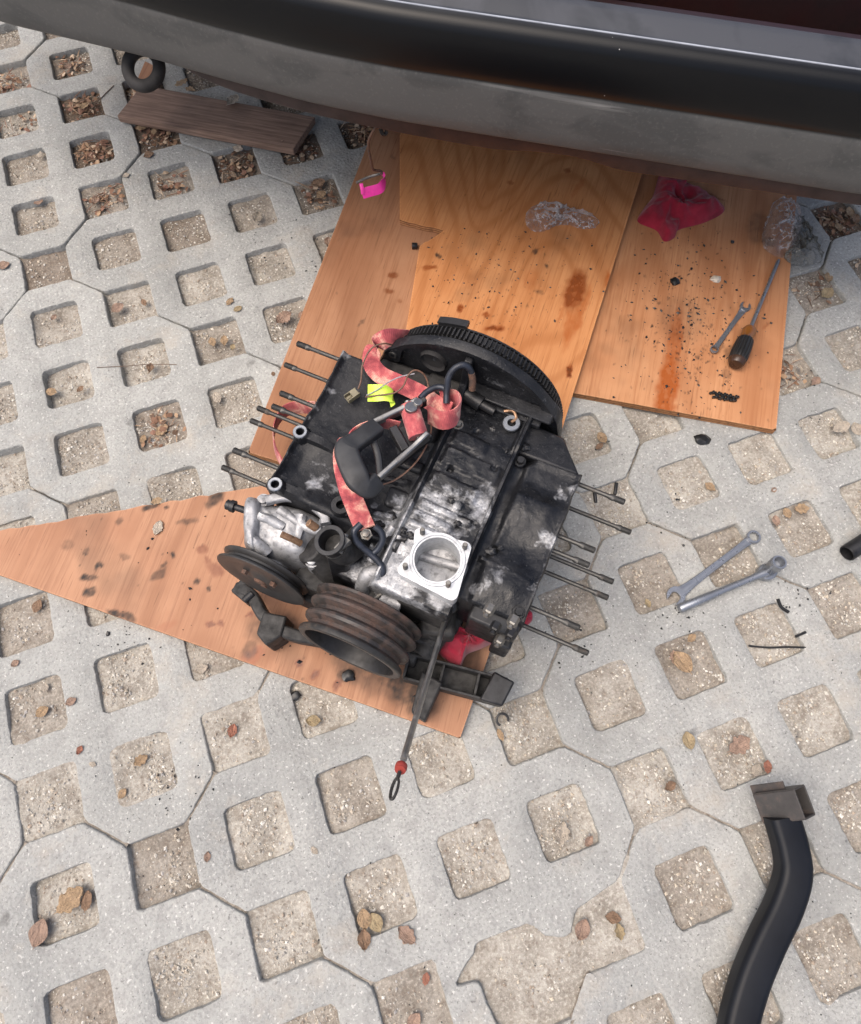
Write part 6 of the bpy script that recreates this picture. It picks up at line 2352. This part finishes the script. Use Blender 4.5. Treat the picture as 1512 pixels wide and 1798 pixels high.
leaf(278, 927, .030, 60, 'torn', 'leaf_pale', 'dull grey-brown leaf stuck on the pointed offcut', .0165)
leaf(68, 1065, .026, 60, 'oval', 'leaf_brown', 'brown round leaf in an opening below the offcut at the left', -.006)
leaf(28, 1165, .016, 20, 'oval', 'leaf_pink', 'faint pink leaf on the paver at the left edge')
leaf(82, 1208, .016, 80, 'oval', 'leaf_pale', 'small pale leaf at the top of the opening with a tan leaf', -.006)
leaf(77, 1250, .024, 20, 'oval', 'leaf_tan', 'rounded tan leaf in the opening at the lower left', -.004)
leaf(126, 1232, .020, 10, 'torn', 'leaf_pink', 'pink leaf shred on the paver near the opening with the rounded leaf')
leaf(141, 1317, .016, 50, 'torn', 'leaf_red', 'orange-red leaf fragment on the paver at the lower left')
leaf(163, 1342, .013, 150, 'torn', 'leaf_pale', 'cream leaf fragment on the paver near the orange-red fragment')
leaf(250, 1335, .026, 15, 'oak', 'leaf_tan', 'light tan leaf in the middle of an opening at the lower left', -.005)
leaf(217, 1393, .018, 40, 'oval', 'leaf_tan', 'small tan leaf at the corner of the same opening as the light tan leaf', -.003)
leaf(410, 1283, .024, 60, 'torn', 'leaf_red', 'reddish leaf in the gravelly opening below the offcut', -.006)
leaf(365, 1504, .016, 70, 'torn', 'leaf_pink', 'pink leaf fragment on the paver between two openings')
leaf(552, 1493, .015, 120, 'torn', 'leaf_pale', 'tiny pale leaf shred on the paver below the dipstick')
leaf(551, 1266, .026, 160, 'oval', 'leaf_yellow', 'yellow oval leaf in the opening under the offcut edge', -.005)
leaf(355, 1175, .026, 5, 'torn', 'leaf_pale', 'cream leaf in the opening half under the offcut', -.005)
leaf(128, 1578, .050, 25, 'oak', 'leaf_tan', 'large curled tan leaf in the dark gravel opening', -.004)
leaf(72, 1636, .040, 60, 'oval', 'leaf_pink', 'pinkish brown leaf at the lower corner of the dark gravel opening', -.002)
leaf(155, 1580, .030, 70, 'torn', 'leaf_brown', 'brown leaf at the right side of the dark gravel opening', -.004)
leaf(640, 1612, .030, 80, 'oval', 'leaf_tan', 'left half of a pair of tan leaves below the centre opening', -.003)
leaf(660, 1618, .030, 100, 'oval', 'leaf_yellow', 'right half of a pair of tan leaves below the centre opening', -.003)
leaf(640, 1648, .030, 75, 'torn', 'leaf_brown', 'shrivelled brown leaf under the pair of tan leaves')
leaf(714, 1640, .034, 120, 'oak', 'leaf_pink', 'salmon lobed leaf on the paver right of the pair of tan leaves')
leaf(748, 1717, .018, 60, 'torn', 'leaf_red', 'small bright red leaf in the opening at the bottom', -.004)
leaf(727, 1790, .026, 30, 'oval', 'leaf_pink', 'pink leaf cut by the bottom edge of the picture', -.004)
leaf(986, 1462, .036, 60, 'oak', 'leaf_pale', 'sand-coloured lobed leaf in the opening right of centre', -.004)
leaf(1033, 1476, .020, 30, 'torn', 'leaf_pink', 'pink leaf at the corner of the opening right of centre', -.004)
leaf(1021, 1630, .032, 45, 'oval', 'leaf_pink', 'round pinkish leaf in the broken opening', -.003)
leaf(1075, 1610, .026, 150, 'torn', 'leaf_brown', 'brown leaf at the right of the broken opening', -.003)
leaf(1086, 1634, .024, 80, 'oak', 'leaf_yellow', 'pale yellow lobed leaf at the right of the broken opening', -.003)
leaf(1208, 1300, .030, 80, 'oval', 'leaf_yellow', 'cream oval leaf on the paver left of the opening with the lobed leaf', .001)
leaf(1296, 1308, .044, 10, 'oak', 'leaf_pink', 'light pink three-lobed leaf in the opening above the curved tube', -.002)
leaf(1328, 1352, .022, 40, 'oval', 'leaf_pale', 'pale leaf at the corner of the opening above the curved tube', -.001)
leaf(1347, 1346, .022, 60, 'torn', 'leaf_red', 'orange leaf at the corner of the opening above the curved tube', .001)
leaf(1175, 1380, .022, 10, 'torn', 'leaf_brown', 'small orange-brown leaf in the opening left of the curved tube', -.004)
leaf(1196, 1163, .044, 105, 'oval', 'leaf_tan', 'large folded tan leaf in the opening below the wrenches', -.003)
leaf(1182, 1155, .026, 70, 'oak', 'leaf_pink', 'crumpled leaf beside the large folded leaf below the wrenches', -.003)
leaf(1213, 1121, .020, 20, 'torn', 'leaf_tan', 'small tan leaf at the back of the opening below the wrenches', -.003)
leaf(1136, 1060, .018, 90, 'torn', 'leaf_yellow', 'golden leaf sliver in the opening left of the wrench jaw', -.004)
leaf(1360, 916, .022, 70, 'oval', 'leaf_pink', 'pink leaf in the opening right of the ring wrench end', -.004)
leaf(1380, 902, .022, 85, 'oval', 'leaf_tan', 'narrow tan leaf in the opening right of the ring wrench end', -.004)
leaf(1405, 895, .030, 165, 'oak', 'leaf_tan', 'folded tan leaf at the back of the opening right of the wrenches', -.004)
leaf(1358, 861, .014, 20, 'torn', 'leaf_pink', 'small pink leaf piece on the paver above the wrenches')
leaf(1245, 856, .024, 120, 'torn', 'leaf_tan', 'tan leaf at the right wall of the opening near the front plywood corner', -.004)
leaf(1056, 770, .026, 100, 'oval', 'leaf_tan', 'tan leaf in the opening beside the flywheel', -.004)
leaf(1052, 785, .020, 20, 'torn', 'leaf_brown', 'brown leaf at the lower corner of the opening beside the flywheel', -.004)
leaf(1475, 752, .040, 5, 'torn', 'leaf_pale', 'bark-like pale leaf in the opening at the right edge', -.002)
leaf(1502, 755, .030, 80, 'oval', 'leaf_pale', 'pale leaf cut by the right edge of the picture', -.002)
leaf(1450, 518, .034, 15, 'oval', 'leaf_yellow', 'yellow pointed leaf in the opening right of the plywood', -.004)
leaf(1452, 490, .026, 60, 'oval', 'leaf_tan', 'curled tan leaf at the back of the opening right of the plywood', -.004)
leaf(1490, 375, .032, 20, 'oval', 'leaf_tan', 'curled brown leaf in the shaded opening below the bumper', -.006, tilt=(.4, .2))
leaf(1466, 385, .030, 100, 'oval', 'leaf_brown', 'upright brown leaf in the shaded opening below the bumper', -.006, tilt=(.5, .1))
leaf(1470, 402, .024, 80, 'oval', 'leaf_tan', 'small tan leaf at the front of the shaded opening below the bumper', -.006)
leaf(1500, 388, .030, 50, 'oak', 'leaf_brown', 'dark curled leaf at the right of the shaded opening below the bumper', -.006)
leaf(1402, 650, .022, 80, 'long', 'leaf_pale', 'straw-like leaf in the opening beside the plywood right edge', -.004)
leaf(1430, 672, .026, 20, 'torn', 'leaf_pink', 'pinkish leaf at the front of the opening beside the plywood right edge', -.004)
leaf(878, 1290, .022, 95, 'long', 'leaf_tan', 'narrow orange leaf at the left rim of the opening below the ring clip', -.003)

# ================================================================== DIRT CRUMBS ON THE WOOD AND PAVERS
cv, cf = [], []
rk = random.Random(77)
def crumb(px, py, z, r):
    w = P(px, py, z)
    b = len(cv)
    a = rk.uniform(0, 6.28); ca, sa = math.cos(a), math.sin(a)
    for (u, v, q_) in OCT:
        u = u * r * rk.uniform(.8, 1.9); v = v * r * rk.uniform(.6, 1.2)
        cv.append((w.x + ca * u - sa * v, w.y + sa * u + ca * v, w.z + r * .35 + q_ * r * .6))
    cf.extend([(b + p, b + q_, b + s_) for p, q_, s_ in OCF])
def sz():
    return rk.choice((.0007, .0009, .0011, .0014, .0018, .0026)) * rk.uniform(.8, 1.2)
for _ in range(420):
    x, y = rk.gauss(1215, 60), rk.gauss(575, 85)
    if 1075 < x < 1375 - (y - 335) * .08 and 380 < y < 735:
        crumb(x, y, Z1, sz())
for _ in range(260):
    x, y = rk.gauss(870, 95), rk.gauss(490, 75)
    if 745 < x < 1060 and 400 < y < 590:
        crumb(x, y, Z2, sz() * .85)
for _ in range(90):
    x, y = rk.uniform(20, 780), rk.uniform(890, 1260)
    if y > 940 - x * .16 and y < 1000 + x * .35:
        crumb(x, y, Z1, sz())
for _ in range(700):
    x, y = rk.uniform(0, 1512), rk.uniform(120, 1798)
    crumb(x, y, .0002, rk.choice((.0005, .0007, .0009, .0012)))
for cx_, cy_, n_ in ((1210, 900, 40), (1190, 1090, 40), (1420, 1060, 40), (560, 470, 30), (470, 430, 40), (330, 1400, 30), (240, 1110, 30), (1420, 700, 60), (1000, 1130, 40), (1100, 800, 40)):
    for _ in range(n_):
        crumb(rk.gauss(cx_, 38), rk.gauss(cy_, 30), .0002, sz() * .8)
me = bpy.data.meshes.new('dirt_crumbs')
me.from_pydata(cv, [], cf)
tag(link_mesh('dirt_crumbs', me, M['char'], smooth=0), 'black crumbs of dirt scattered over the plywood and pavers', 'dirt', kind='stuff')
